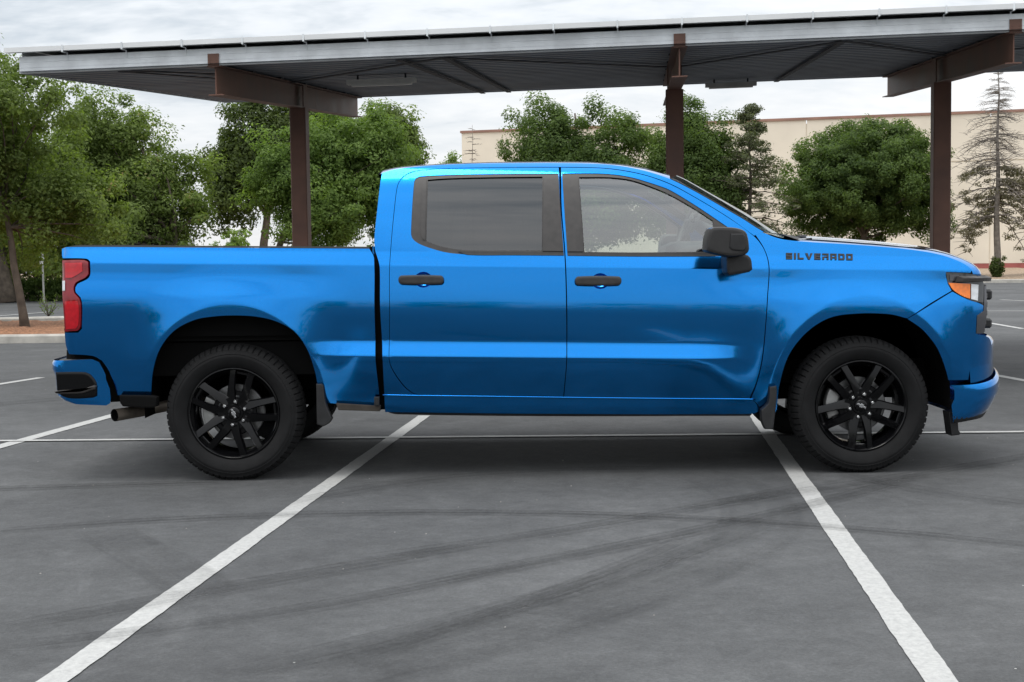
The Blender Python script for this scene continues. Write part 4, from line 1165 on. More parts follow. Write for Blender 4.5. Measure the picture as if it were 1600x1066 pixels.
mirror_unit(0); mirror_unit(1)

# ---- rear: tailgate, bumper, bed box
zt = S(110, 388)[1]; zbt = S(110, 553)[1]
m = MB(); m.box((XREAR - .002, .115, zbt), (XREAR + .05, 2*YC - .115, zt - .01), .012); m.build('tailgate', MAT_BLUE, truck)
m = MB(); m.box((XREAR - .03, YC - .22, zt - .12), (XREAR - .004, YC + .22, zt - .075), .008); m.build('tailgate_handle', MAT_BLACK, truck)
xbf = S(583, 450)[0]; zfl = .86
for s in (0, 1):
    m = MB(); m.box((XREAR + .06, .10, zfl), (xbf - .012, .13, zt - .012)); (m.mirrored(YC) if s else m).build('bed_wall', MAT_MATBLK, truck)
m = MB(); m.box((XREAR + .055, .131, zfl - .03), (xbf - .011, 2*YC - .131, zfl)); m.build('bed_floor', MAT_MATBLK, truck)
m = MB(); m.box((xbf - .010, .10, zfl), (xbf + .0, 2*YC - .10, zt - .01)); m.build('bed_bulkhead', MAT_BLUE, truck)
# cab rear wall and window, floor
xc0 = S(600, 470)[0] + .015; zbelt = S(600, 392)[1]
m = MB(); m.box((xc0, .08, .45), (xc0 + .03, 2*YC - .08, zbelt)); m.build('cab_back', MAT_BLUE, truck)
xr0, zr0 = S(588, 380); xr1, zr1 = S(597, 275)
yw0, yw1 = float(D(xr0, zr0)) + .02, float(D(xr1, zr1)) + .02
Vv = [(xr0 + .03, yw0, zr0), (xr0 + .03, 2*YC - yw0, zr0), (xr1 + .03, 2*YC - yw1, zr1), (xr1 + .03, yw1, zr1)]
mesh('rear_window', Vv, [(0, 1, 2, 3)], MAT_PRIV, truck)
m = MB(); m.box((xc0 + .03, .10, .44), (S(1190, 500)[0], 2*YC - .10, .47)); m.build('cab_floor', MAT_MATBLK, truck)
xfw = S(1192, 480)[0]
m = MB(); m.box((xfw + .02, .10, .47), (xfw + .05, 2*YC - .10, S(1200, 385)[1] - .02)); m.build('firewall', MAT_MATBLK, truck)
# rear bumper: painted shell with black corner and step pad
def rear_curve(xb, x_end, y_in, n=41, L=.16, N_=3.2):
    pts = []
    half = YC - y_in
    for v in np.linspace(-1, 1, n):
        w = math.sin(math.pi/2*v); x = xb + L - L * max(0, 1 - abs(w) ** N_) ** (1/N_)
        pts.append((x, YC + w * half))
    return [(x_end, y_in)] + pts + [(x_end, 2*YC - y_in)]
def tail_x(px, py, y_in=-.018):
    z = U(px, py, .1)[1]; lo, hi = -4.5, -1.5
    for _ in range(40):
        xb = (lo + hi) / 2
        if min(proj_px(x, y, z) for x, y in rear_curve(xb, xb + .3, y_in)[:22]) < px: lo = xb
        else: hi = xb
    return xb
def rear_patch(name, rows, mat, parent=truck, y_in=-.018, flip=True):
    P = []
    for (fx, fy), (sx, sy) in rows:
        xb = tail_x(fx, fy); zb_ = U(fx, fy, .1)[1]; xe, ze = S(sx, sy); c = rear_curve(xb, xe, y_in)
        P.append([(x, y, zb_ + (ze - zb_) * max(0, min(1, (x - xb) / max(.01, xe - xb)))) for x, y in c])
    return grid(name, P, mat, parent, flip=flip)
rb = rear_patch('rear_bumper', [((84, 562.5), (146, 561)), ((81.5, 566), (157, 565.5)), ((81.5, 576), (164, 577)), ((84, 580), (168, 585)), ((86, 584), (169, 592)), ((88, 606), (175.5, 606)), ((88.5, 614), (178, 620)), ((98, 622), (178, 628)), ((112, 627.5), (172, 631.5))], MAT_BLUE)
pts = SP([(89,581),(110,580.5),(134,581),(141,584),(151.5,598),(152.5,619),(146,622),(112,623.5),(96,620),(89.5,613.5)])
def corner_piece(name, px, mat, y0, y1, bev, parent):
    for s in (0, 1):
        m = MB(); m.prism(smooth_poly([U(a, b_, -.02) for a, b_ in px], .03, 45), y0, y1, bev)
        (m.mirrored(YC) if s else m).build(name, mat, parent, angle=30)
corner_piece('bumper_corner_insert', [(86.5,581),(110,580.5),(134,581),(141,584),(151.5,598),(152.5,619),(146,622),(112,623.5),(98,620),(89,613.5)], MAT_GLOSSBLK, -.026, .10, .012, rb)
corner_piece('bumper_step_lip', [(85.5,611),(100,609),(128,608.5),(148,601.5),(152,603),(150,608),(130,614.5),(100,615.5),(88,614.5)], MAT_TRIM, -.040, .06, .008, rb)
m = MB(); zb_ = U(100, 562.2, .1)[1]; m.box((tail_x(84, 562) + .10, .03, zb_ - .01), (tail_x(160, 562), 2*YC - .03, zb_ + .006), .006); m.build('bumper_step_pad', MAT_BLACK, rb)
corner_piece('bed_valance', [(184.5,618.5),(235,619.5),(243,622),(243,636),(236,638.5),(190,636),(186,631)], MAT_MATBLK, .0, .08, .008, truck)
corner_piece('body_mount', [(523,632),(592,636.5),(592,644.5),(527,642.5)], pbr('dusty_frame', (.050, .042, .034), .9, var=.3, scale=9), .03, .12, .004, truck)
corner_piece('cab_hinge_block', [(584,621),(592,621),(592,634),(584,634)], MAT_BLACK, -.002, .04, .003, truck)
corner_piece('mud_flap', [(493,600.5),(502,600.5),(504.5,603),(508,630),(518.5,655),(514,662),(504,667.5),(494,664)], MAT_BLACK, .0, .05, .006, truck)
corner_piece('mud_flap', [(1203,605),(1214,603.5),(1214.5,620),(1209,671.5),(1196,671),(1191,660),(1190,641),(1201,630)], MAT_BLACK, -.012, .05, .006, truck)
# exhaust, axles, frame
def X(px, py, y): x, z = U(px, py, y); return (x, y, z)
m = MB(); m.tube([X(330, 628, .40), X(262, 634, .34), X(225, 641.5, .26), X(179, 649, .10)], [.034, .034, .035, .038], 20, cap=False); ex = m.build('exhaust_pipe', MAT_EXH, truck, smooth=True)
m = MB(); p0, p1 = np.array(X(200, 645.5, .18)), np.array(X(179, 649, .10)); m.tube([p1, p1 * .7 + p0 * .3, p0], [.0375, .032, .001], 20, cap=False); m.build('pipe_bore', MAT_MATBLK, ex)
m = MB()
for s in (-1, 1): m.box((XREAR + .25, YC + s*.45 - .05, .50), (XF - .35, YC + s*.45 + .05, .64))
m.build('chassis_frame', MAT_MATBLK, truck)
m = MB(); m.tube([(WXR, .18, WZ), (WXR, YC - .15, WZ), (WXR, YC - .12, WZ), (WXR, YC + .12, WZ), (WXR, YC + .15, WZ), (WXR, 2*YC - .18, WZ)], [.055, .06, .14, .14, .06, .055], 14); m.build('rear_axle', MAT_MATBLK, truck, smooth=True)
m = MB(); m.box((WXF - .12, .30, .36), (WXF + .12, 2*YC - .30, .48), .03); m.build('front_subframe', MAT_MATBLK, truck)
m = MB(); m.box((XREAR + .12, .16, .62), (S(590, 550)[0], 2*YC - .16, zfl - .04)); m.build('bed_underside', MAT_MATBLK, truck)
m = MB(); m.box((S(1215, 500)[0], .62, .48), (XF - .42, 2*YC - .62, 1.12)); m.build('engine_block', MAT_MATBLK, truck)
# wheel wells
def well(wx, a0, a1):
    for s in (0, 1):
        P = []
        for y in (.030, .62):
            row = []
            for t in np.linspace(a0, a1, 40):
                c, sn = math.cos(t), math.sin(t)
                row.append((wx + .53 * math.copysign(abs(c) ** .8, c), y if not s else 2*YC - y, WZ + .59 * math.copysign(abs(sn) ** .8, sn)))
            P.append(row)
        P.append([(wx + (p[0]-wx)*.05, p[1], WZ + (p[2]-WZ)*.05) for p in P[-1]])
        grid('wheel_liner', P, MAT_LINER, truck)
well(WXR, math.radians(-1), math.radians(181)); well(WXF, math.radians(-1), math.radians(181))

# ---- wheels
def make_wheel():
    me = {}
    nlug = 66; seg = nlug * 6
    W = .272
    prof = [(.262,.055),(.272,.040),(.280,.026),(.290,.020),(.300,.012),(.318,.006),(.336,.0),(.344,.0),(.352,.003),(.356,.0015),(.366,.006),(.376,.012),(.381,.012),(.388,.020),(.397,.032),(.404,.047),(.4065,.058),(.4065,.063)]
    tread = [(.4085,.066),(.4105,.095),(.402,.097),(.402,.107),(.411,.109),(.4115,.128),(.403,.130),(.403,.142),(.4115,.144)]
    full = prof + tread + [(r, W - y) for r, y in (prof + tread[:6])[::-1]]
    V, Fc = [], []
    for i, (r, y) in enumerate(full):
        for k in range(seg):
            t = 2*math.pi*k/seg; rr = r; yy = y
            edge = min(y, W - y)
            if .009 < edge < .097 and r > .370:
                ph = k % 6
                if ph == 0: rr = r - (.011 if r > .384 else .004)
                if r > .39 and (k // 6) % 2 == 0 and ph in (2, 3, 4) and edge < .05: rr -= .0015
            if r in (.352, .356, .366) and k % 3 == 0: yy = y + (.0018 if y < W/2 else -.0018)
            V.append((rr*math.cos(t), yy, rr*math.sin(t)))
    for i in range(len(full)-1):
        for k in range(seg):
            k2 = (k+1) % seg; Fc.append((i*seg+k, (i+1)*seg+k, (i+1)*seg+k2, i*seg+k2))
    # flat where it stands
    V = [(x, y, max(z, -WZ + .002)) for x, y, z in V]
    o = mesh('tmp', V, Fc, MAT_TYRE, None); o.data.polygons.foreach_set('use_smooth', [True]*len(o.data.polygons)); o.data.set_sharp_from_angle(angle=math.radians(40))
    me['tyre'] = o.data; bpy.data.objects.remove(o)
    m = MB(); m.lathe_y([(.262,.056),(.274,.046),(.276,.036),(.272,.027),(.266,.026),(.260,.032),(.254,.046),(.247,.062),(.236,.075),(.232,.12),(.230,.20),(.245,.235)], 96)
    o = m.build('tmp', MAT_GLOSSBLK, None, angle=35); me['rim'] = o.data; bpy.data.objects.remove(o)
    # one double spoke (two prongs and their web), pointing to +x
    def spoke():
        m = MB()
        for sg in (-1, 1):
            sec = []
            for r, off, w, yt, dp in ((.060, .026, .030, .046, .06), (.105, .038, .028, .040, .06), (.150, .044, .024, .034, .055), (.215, .050, .022, .030, .055), (.262, .055, .024, .033, .05)):
                c = sg * off
                sec.append([(r, yt + .014, c - w), (r, yt + (.009 if sg < 0 else 0), c - w + .007), (r, yt + (.009 if sg > 0 else 0), c + w - .007), (r, yt + .014 + (.006 if sg > 0 else 0), c + w), (r, yt + dp, c + w - .004), (r, yt + dp, c - w + .004)])
            V = [p for s_ in sec for p in s_]; n = 6; Fc = []
            for i in range(len(sec)-1):
                for k in range(n): Fc.append((i*n+k, i*n+(k+1) % n, (i+1)*n+(k+1) % n, (i+1)*n+k))
            Fc += [tuple(range(n))[::-1], tuple(range((len(sec)-1)*n, len(sec)*n))]
            m.add(V, Fc)
        # web plate set back between the prongs near hub and at the rim
        m.box((.060, .056, -.050), (.135, .095, .050), .006); m.box((.232, .050, -.046), (.252, .072, .046), .004)
        return m
    o = spoke().build('tmp', MAT_GLOSSBLK, None, angle=25); me['spoke'] = o.data; bpy.data.objects.remove(o)
    m = MB(); m.lathe_y([(.001,.046),(.050,.046),(.054,.052),(.098,.050),(.110,.058),(.112,.10),(.08,.11)], 40); o = m.build('tmp', MAT_GLOSSBLK, None, angle=30); me['hub'] = o.data; bpy.data.objects.remove(o)
    m = MB(); m.lathe_y([(.0005,.026),(.026,.027),(.034,.030),(.038,.036),(.038,.050)], 40); o = m.build('tmp', MAT_GLOSSBLK, None, angle=40); me['hub_cap'] = o.data; bpy.data.objects.remove(o)
    m = MB(); bt = [(-.030,-.0055),(-.0095,-.0055),(-.0095,-.0115),(.0075,-.0115),(.0095,-.0055),(.030,-.0055),(.0265,.0055),(.0095,.0055),(.0095,.0115),(-.0075,.0115),(-.0095,.0055),(-.0265,.0055)]
    m.prism(bt, .0225, .030, .0012); o = m.build('tmp', MAT_CHROME, None); me['emblem'] = o.data; bpy.data.objects.remove(o)
    m = MB(); m.lathe_y([(.0005,.024),(.007,.0245),(.0115,.029),(.0135,.038),(.0135,.056)], 12); o = m.build('tmp', MAT_CHROME, None, angle=40); me['lug_nut'] = o.data; bpy.data.objects.remove(o)
    m = MB(); m.lathe_y([(.06,.130),(.165,.132),(.168,.126),(.168,.146),(.06,.150)], 48); o = m.build('tmp', MAT_STEEL, None, angle=30); me['brake_disc'] = o.data; bpy.data.objects.remove(o)
    m = MB()
    arc = [(math.cos(t), math.sin(t)) for t in np.linspace(math.radians(150), math.radians(205), 9)]
    out = [(c*.200, s_*.200) for c, s_ in arc] + [(c*.125, s_*.125) for c, s_ in arc[::-1]]
    m.prism(out, .086, .160, .010); o = m.build('tmp', pbr('caliper_cast', (.36, .36, .35), .55, metal=.5, var=.2, scale=20), None, angle=30); me['brake_caliper'] = o.data; bpy.data.objects.remove(o)
    return me
WM = make_wheel()
def place_wheel(x, s, rot, cal):
    w = bpy.data.objects.new('wheel', WM['rim']); link(w, truck)
    w.location = (x, 0.0 if not s else 2*YC, WZ)
    if s: w.rotation_euler = (0, 0, math.pi)
    def kid(n, key, ry=0.0, loc=(0, 0, 0)):
        k = bpy.data.objects.new(n, WM[key]); link(k, w, Matrix.Identity(4)); k.rotation_euler = (0, ry, 0); k.location = loc; return k
    kid('tyre', 'tyre'); kid('hub', 'hub'); kid('hub_cap', 'hub_cap'); kid('brake_disc', 'brake_disc'); kid('brake_caliper', 'brake_caliper', cal)
    kid('cap_emblem', 'emblem', math.radians(rot[2]))
    for i in range(5): kid('spoke', 'spoke', -math.radians(rot[0] + 72*i))
    for i in range(6):
        t = math.radians(rot[1] + 60*i); kid('lug_nut', 'lug_nut', 0, (.070*math.cos(t), 0, .070*math.sin(t)))
for s in (0, 1):
    place_wheel(WXR, s, (6, 22, 68), math.radians(0)); place_wheel(WXF, s, (-90, 15, 28), math.radians(0))

# ---- cabin
def seat(x, y, wid, label_head=True):
    m = MB(); m.box((x - .02, y - wid/2, .62), (x + .50, y + wid/2, .80), .05); c = m.build('seat_cushion', MAT_SEAT, truck, angle=40)
    m = MB(); Vv = []
    b0 = np.array([x + .02, 0, .78]); b1 = np.array([x - .20, 0, 1.38])
    m.tube([(b0[0]+(b1[0]-b0[0])*t, y, b0[2]+(b1[2]-b0[2])*t) for t in (0, .1, .5, .9, 1)], [wid*.40, wid*.49, wid*.50, wid*.42, wid*.30], 14)
    m.V = [(vx*1.0 if True else 0, vy, vz) for vx, vy, vz in m.V]
    # flatten front to back
    ax = (b1 - b0) / np.linalg.norm(b1 - b0); nn_ = np.array([ax[2], 0, -ax[0]]); out = []
    for v in m.V:
        v = np.array(v); d_ = np.dot(v - np.array([b0[0], y, b0[2]]), nn_); out.append(tuple(v - nn_ * d_ * .68))
    m.V = out; m.build('seat_back', MAT_SEAT, truck, smooth=True)
    m = MB(); m.box((x - .28, y - .13, 1.42), (x - .17, y + .13, 1.60), .045); m.build('head_rest', MAT_SEAT, truck, angle=40)
    m = MB()
    for dy in (-.06, .06): m.tube([(x - .21, y + dy, 1.34), (x - .225, y + dy, 1.44)], .007, 6)
    m.build('head_rest_post', MAT_STEEL, truck)
xs = S(930, 470)[0]
seat(xs, .52, .52); seat(xs, 1.48, .52)
xs2 = S(705, 470)[0]
m = MB(); m.box((xs2 - .02, .24, .62), (xs2 + .48, 2*YC - .24, .80), .05); m.build('rear_bench', MAT_SEAT, truck, angle=40)
m = MB(); m.box((xs2 - .16, .24, .78), (xs2 - .03, 2*YC - .24, 1.36), .05); m.build('rear_bench_back', MAT_SEAT, truck, angle=40)
for y in (.52, 1.48):
    m = MB(); m.box((xs2 - .17, y - .13, 1.385), (xs2 - .06, y + .13, 1.54), .04); m.build('head_rest', MAT_SEAT, truck, angle=40)
xd = S(1120, 450)[0]
m = MB(); P = []
zd = S(1120, 372)[1]
for x, z in ((xd - .12, .86), (xd - .14, zd - .16), (xd - .10, zd - .07), (xd - .02, zd - .035), (xd + .30, zd - .03), (xd + .42, zd - .06)):
    P.append([(x - (.05 if abs(y - 1.48) < .3 and z > 1 else 0), y, z + (.03 if abs(y - 1.48) < .28 and z > zd - .1 else 0)) for y in np.linspace(.10, 2*YC - .10, 25)])
grid('dashboard', P, MAT_DASH, truck)
# steering wheel on the far (left) side of the cab
xw, zw = U(1078, 345, 1.48)
ax = np.array([-.90, 0, .43]); e1 = np.array([0, 1.0, 0]); e2 = np.cross(ax, e1); e2 /= np.linalg.norm(e2); c0 = np.array([xw, 1.48, zw])
m = MB(); ring = [c0 + .185*(e1*math.cos(t) + e2*math.sin(t)) for t in np.linspace(0, 2*math.pi, 41)]; m.tube(ring, .016, 8, cap=False); sw = m.build('steering_wheel', MAT_DASH, truck, smooth=True)
m = MB()
for t in (0, math.pi, -math.pi/2): m.tube([c0 + ax*-.02, c0 + .18*(e1*math.cos(t)+e2*math.sin(t))], [.03, .014], 8)
m.tube([c0 + ax*.01, c0 - ax*.05], [.06, .075], 14); m.build('wheel_spokes', MAT_DASH, sw, smooth=True)
m = MB(); m.tube([c0 - ax*.05, c0 - ax*.40], .035, 10); m.build('steering_column', MAT_DASH, truck, smooth=True)
m = MB(); m.tube([tuple(np.array(WSG[3][15]) + np.array([-.06, 0, -.02])), tuple(np.array(WSG[3][15]) + np.array([-.10, 0, -.07]))], .012, 6); q = np.array(WSG[3][15]) + np.array([-.12, 0, -.09]); m.box((q[0]-.02, q[1]-.12, q[2]-.035), (q[0]+.02, q[1]+.12, q[2]+.035), .015); m.build('rear_view_mirror', MAT_DASH, truck)
# head lining keeps the cab dark above
P = [[(p[0], YC + (p[1]-YC)*.93, p[2] - .035) for p in r] for r in [[(x_, y_, z_) for x_, y_, z_ in row] for row in [[tuple(v.co) for v in bpy.data.objects['roof'].data.vertices][i*38:(i+1)*38] for i in range(3, 48, 4)]]]
grid('head_lining', P, pbr('head_lining', (.25, .24, .22), .95), truck)

# ------------------------------------------------------------------ trees and plants
def leaf_mat(name, dark, light, trans=.35, dry=None):
    m = bpy.data.materials.new(name); m.use_nodes = True; nt = m.node_tree; N, Lk = nt.nodes, nt.links; N.clear()
    out = N.new('ShaderNodeOutputMaterial'); geo = N.new('ShaderNodeNewGeometry')
    r = N.new('ShaderNodeValToRGB'); e = r.color_ramp.elements
    e[0].position, e[0].color = 0.0, (*dark, 1); e[1].position, e[1].color = 1.0, (*light, 1)
    if dry:
        q = e.new(.93); q.color = (*light, 1); e[2].color = (*dry, 1)
    n = N.new('ShaderNodeTexNoise'); n.inputs['Scale'].default_value = .55; n.inputs['Detail'].default_value = 4
    Lk.new(geo.outputs['Position'], n.inputs['Vector'])
    a = N.new('ShaderNodeMath'); a.operation = 'MULTIPLY_ADD'; a.inputs[1].default_value = 1.1; a.inputs[2].default_value = -.32; Lk.new(n.outputs['Fac'], a.inputs[0])
    b = N.new('ShaderNodeMath'); b.operation = 'MULTIPLY_ADD'; b.inputs[1].default_value = .62; Lk.new(geo.outputs['Random Per Island'], b.inputs[0]); Lk.new(a.outputs[0], b.inputs[2])
    Lk.new(b.outputs[0], r.inputs[0])
    p = N.new('ShaderNodeBsdfPrincipled'); p.inputs['Roughness'].default_value = .6; p.inputs['Specular IOR Level'].default_value = .16; Lk.new(r.outputs[0], p.inputs['Base Color'])
    t = N.new('ShaderNodeBsdfTranslucent'); hs = N.new('ShaderNodeMix'); hs.data_type = 'RGBA'; hs.blend_type = 'MULTIPLY'; hs.inputs['Factor'].default_value = 1; hs.inputs['B'].default_value = (1.7, 1.85, .75, 1)
    Lk.new(r.outputs[0], hs.inputs['A']); Lk.new(hs.outputs['Result'], t.inputs[0])
    mx = N.new('ShaderNodeMixShader'); mx.inputs[0].default_value = trans + .08; Lk.new(p.outputs[0], mx.inputs[1]); Lk.new(t.outputs[0], mx.inputs[2]); Lk.new(mx.outputs[0], out.inputs[0])
    return m
LEAF_OLIVE = leaf_mat('olive_leaves', (.062, .092, .026), (.195, .258, .076), dry=(.26, .21, .09))
LEAF_MID = leaf_mat('mid_green_leaves', (.048, .080, .024), (.18, .24, .070))
LEAF_LIGHT = leaf_mat('light_green_leaves', (.062, .108, .030), (.205, .290, .080))
LEAF_DARK = leaf_mat('dark_green_leaves', (.030, .048, .016), (.105, .140, .044))
LEAF_RICH = leaf_mat('rich_green_leaves', (.036, .066, .022), (.140, .200, .060))
LEAF_CONIF = leaf_mat('grey_green_needles', (.062, .075, .042), (.175, .195, .11), .2)
LEAF_BROWN = leaf_mat('brown_green_needles', (.085, .078, .052), (.21, .19, .13), .2)
BARK = pbr('bark', (.115, .092, .072), .95, var=.4, scale=6, bump=.8, bscale=14)
BARK_GREY = pbr('dead_grey_bark', (.20, .175, .15), .95, var=.3, scale=6, bump=.5, bscale=14)

def leaf_cloud(C, Rr, n_per, size, rs, flat=.8, outward=None, shell=.45):
    """n_per leaves round each clump centre; returns verts, faces"""
    K = len(C); n = K * n_per; idx = np.repeat(np.arange(K), n_per)
    d = rs.normal(size=(n, 3)); d /= np.linalg.norm(d, axis=1, keepdims=True)
    rad = Rr[idx] * (shell + (1 - shell) * rs.rand(n) ** .7) * (.6 + .4 * rs.rand(n))
    off = d * rad[:, None]; off[:, 2] *= flat
    P = C[idx] + off
    nrm = d * .9 + np.array([0, 0, .55]) + rs.normal(size=(n, 3)) * .55
    if outward is not None: nrm += outward[idx] * .5
    nrm /= np.linalg.norm(nrm, axis=1, keepdims=True)
    t = np.cross(nrm, rs.normal(size=(n, 3))); t /= (np.linalg.norm(t, axis=1, keepdims=True) + 1e-9); b = np.cross(nrm, t)
    L = size * (.6 + .8 * rs.rand(n))[:, None]; Wd = L * .48
    V = np.empty((n, 4, 3)); bend = nrm * L * .16
    V[:, 0] = P - t * L; V[:, 1] = P + b * Wd + bend; V[:, 2] = P + t * L; V[:, 3] = P - b * Wd + bend
    return V.reshape(-1, 3), np.arange(n * 4).reshape(-1, 4)
def tree(name, label, base, crowns, n_clump, n_leaf, size, mat, trunk_r, seed, cat='tree', group=None, clump_r=(.35, .8), lean=(0, 0), bark=None, fork=None, bare=0, flat=.8, limb_n=26, lumpy=1.0, cxy=None, low=.5):
    """crowns: ellipsoids (dx, dy, z, rx, ry, rz) about the base"""
    rs = np.random.RandomState(seed); base = np.array([base[0], base[1], 0.0])
    root = empty(name, tuple(base), label, cat, group)
    vol = np.array([c[3]*c[4]*c[5] for c in crowns]); vol = vol / vol.sum()
    Cs, Rs, Os = [], [], []
    for c, f in zip(crowns, vol):
        k = max(6, int(n_clump * f)); d = rs.normal(size=(k, 3)); d /= np.linalg.norm(d, axis=1, keepdims=True)
        r = rs.rand(k) ** .42; lump = 1 + lumpy * .16 * np.sin(d[:, 0]*5 + seed) * np.cos(d[:, 2]*6 + seed*2) + lumpy * .10 * rs.normal(size=k)
        p = d * (r * lump)[:, None] * np.array(c[3:6]) + np.array(c[0:3])
        Cs.append(p + base); Rs.append((clump_r[0] + (clump_r[1]-clump_r[0]) * rs.rand(k)) * (.75 + .35 * r)); Os.append(d)
    C, R, O_ = np.vstack(Cs), np.concatenate(Rs), np.vstack(Os)
    ok = C[:, 2] > low; C, R, O_ = C[ok], R[ok], O_[ok]
    V, Fq = leaf_cloud(C, R, n_leaf, size, rs, flat, O_)
    quads_to_np('crown', V, Fq, mat, root)
    # trunk and limbs
    zc_ = np.mean([c[2] for c in crowns]); top = max(c[2] + c[5]*.5 for c in crowns)
    cx = sum(c[0]*f for c, f in zip(crowns, vol)); cy = sum(c[1]*f for c, f in zip(crowns, vol))
    if cxy: cx, cy = cxy
    m = MB(); tp = []; zs = np.linspace(0, top, 12); zf = fork or min(c[2]-c[5]*.6 for c in crowns)
    for z in zs:
        f = z / top
        tp.append(base + np.array([cx*f**1.3 + lean[0]*math.sin(f*3.0) + .05*rs.normal()*f, cy*f**1.3 + lean[1]*math.sin(f*3), z]))
    tr_ = [trunk_r * (1.25 if i == 0 else 1) * (1 - .82 * z / top) for i, z in enumerate(zs)]
    m.tube(tp, tr_, 9)
    pick = rs.choice(len(C), min(limb_n, len(C)), replace=False)
    for i in pick:
        t = C[i]; z0 = zf + (t[2] - zf) * .35 * rs.rand() if t[2] > zf else zf * .9
        z0 = min(max(z0, zf * .7), top * .9); f = z0 / top
        s = np.array([np.interp(z0, zs, [q[k] for q in tp]) for k in range(3)])
        mid = (s + t) / 2 + rs.normal(size=3) * .12 * np.linalg.norm(t - s) + np.array([0, 0, .12 * np.linalg.norm(t - s)])
        r0 = trunk_r * (1 - .8 * f) * .45
        m.tube([s, s*.4 + mid*.6 , mid*.5 + t*.5, t], [r0, r0*.75, r0*.45, r0*.12], 5, cap=False)
    m.build('trunk', bark or BARK, root, smooth=True)
    return root
def at(px, Dm):            # ground point under column px at distance Dm from the camera
    x, _ = U(px, 450, Dm - CAM_D); return (x, Dm - CAM_D)
def ell(base, Dm, x0, x1, y0, y1, dy=0.0, depth=None):
    """crown ellipsoid filling the photo box (x0..x1, y0..y1) at distance Dm"""
    yy = Dm - CAM_D + dy; a = U(x0, (y0+y1)/2, yy)[0]; b = U(x1, (y0+y1)/2, yy)[0]; t = U((x0+x1)/2, y0, yy)[1]; u = U((x0+x1)/2, y1, yy)[1]
    rx = (b - a) / 2; return ((a + b)/2 - base[0], dy, (t + u)/2, rx, depth or rx, (t - u)/2)

b = at(38, 25.6)
tree('slender_tree', 'slim grey leaning trunk tree in mulch island at far left', b, [ell(b, 25.6, -230, 70, 70, 330), ell(b, 25.6, -60, 150, 190, 400, .6), ell(b, 25.6, -120, 110, 90, 260, -.5), ell(b, 25.6, 60, 200, 250, 400, .4), ell(b, 25.6, -150, 40, 280, 400, .5)], 400, 202, 0.0400, LEAF_OLIVE, .085, 11, clump_r=(.22, .5), lean=(-.05, 0), fork=2.2, limb_n=40, cxy=(-.7, 0))
b = at(10, 46)
tree('broad_tree', 'thick trunk olive-green tree standing behind hedge at far left', b, [ell(b, 46, -260, 60, 120, 400), ell(b, 46, -100, 150, 180, 420, 1)], 320, 180, 0.0677, LEAF_OLIVE, .30, 12, clump_r=(.4, .9), fork=2.6)
b = at(318, 48)
tree('broad_tree', 'olive-green tree with drooping right side left of the carport post', b, [ell(b, 48, 60, 250, 145, 330), ell(b, 48, 150, 300, 200, 350, .5), ell(b, 48, 80, 310, 270, 412), ell(b, 48, 40, 190, 200, 440, 1.0), ell(b, 48, 235, 350, 275, 378), ell(b, 48, 262, 345, 235, 330, .6), ell(b, 48, 180, 245, 160, 260)], 460, 202, 0.0646, LEAF_OLIVE, .20, 13, clump_r=(.35, .8), fork=1.8, lean=(-.4, 0), limb_n=40)
b = at(408, 62)
tree('dark_tree', 'tall dark green tree behind the left carport post', b, [ell(b, 62, 340, 470, 150, 300), ell(b, 62, 308, 420, 220, 352), ell(b, 62, 400, 560, 140, 320, 1)], 300, 202, 0.0922, LEAF_DARK, .24, 14, clump_r=(.5, 1.0), fork=3.2)
b = at(414, 50)
tree('feathery_tree', 'bright green feathery tree right of the left carport post', b, [ell(b, 50, 395, 560, 185, 330), ell(b, 50, 480, 640, 175, 330), ell(b, 50, 430, 600, 250, 400), ell(b, 50, 560, 650, 210, 400), ell(b, 50, 380, 480, 240, 345)], 430, 247, 0.0646, LEAF_LIGHT, .16, 15, clump_r=(.4, .85), fork=2.2, flat=.6)
b = at(610, 66)
tree('rust_tree', 'yellowish green tree peeking out behind the feathery tree', b, [ell(b, 66, 560, 655, 152, 300), ell(b, 66, 610, 675, 200, 400)], 170, 202, 0.0861, LEAF_OLIVE, .2, 16, clump_r=(.5, .9), fork=3)
b = at(890, 66)
tree('round_tree', 'rich green broad tree behind the cab roof', b, [ell(b, 66, 778, 930, 165, 330), ell(b, 66, 860, 1020, 172, 380), ell(b, 66, 820, 890, 150, 260), ell(b, 66, 785, 1000, 240, 388), ell(b, 66, 960, 1012, 152, 250)], 560, 225, 0.0738, LEAF_RICH, .22, 17, clump_r=(.45, .95), fork=2.4)
b = at(1085, 64)
tree('round_tree', 'rich green bushy tree beside the middle carport post', b, [ell(b, 64, 1010, 1130, 165, 360), ell(b, 64, 1060, 1165, 200, 386), ell(b, 64, 1060, 1112, 155, 250), ell(b, 64, 985, 1100, 230, 384), ell(b, 64, 1116, 1140, 172, 250)], 480, 225, 0.0705, LEAF_RICH, .2, 18, clump_r=(.4, .85), fork=2.2)
b = at(1348, 67)
tree('dome_tree', 'dense dome-shaped green tree before beige wall near right post', b, [ell(b, 67, 1225, 1480, 195, 372), ell(b, 67, 1260, 1450, 188, 320), ell(b, 67, 1222, 1330, 260, 376), ell(b, 67, 1390, 1496, 270, 380), ell(b, 67, 1300, 1420, 300, 384)], 760, 237, 0.0697, LEAF_RICH, .2, 19, clump_r=(.35, .7), fork=2.0, lumpy=.45)
b = at(705, 130)
tree('far_tree', 'tiny pale tree top beside the left end of beige wall', b, [ell(b, 130, 682, 728, 238, 330)], 60, 112, 0.1353, LEAF_LIGHT, .2, 20, clump_r=(.6, 1.2), fork=3)
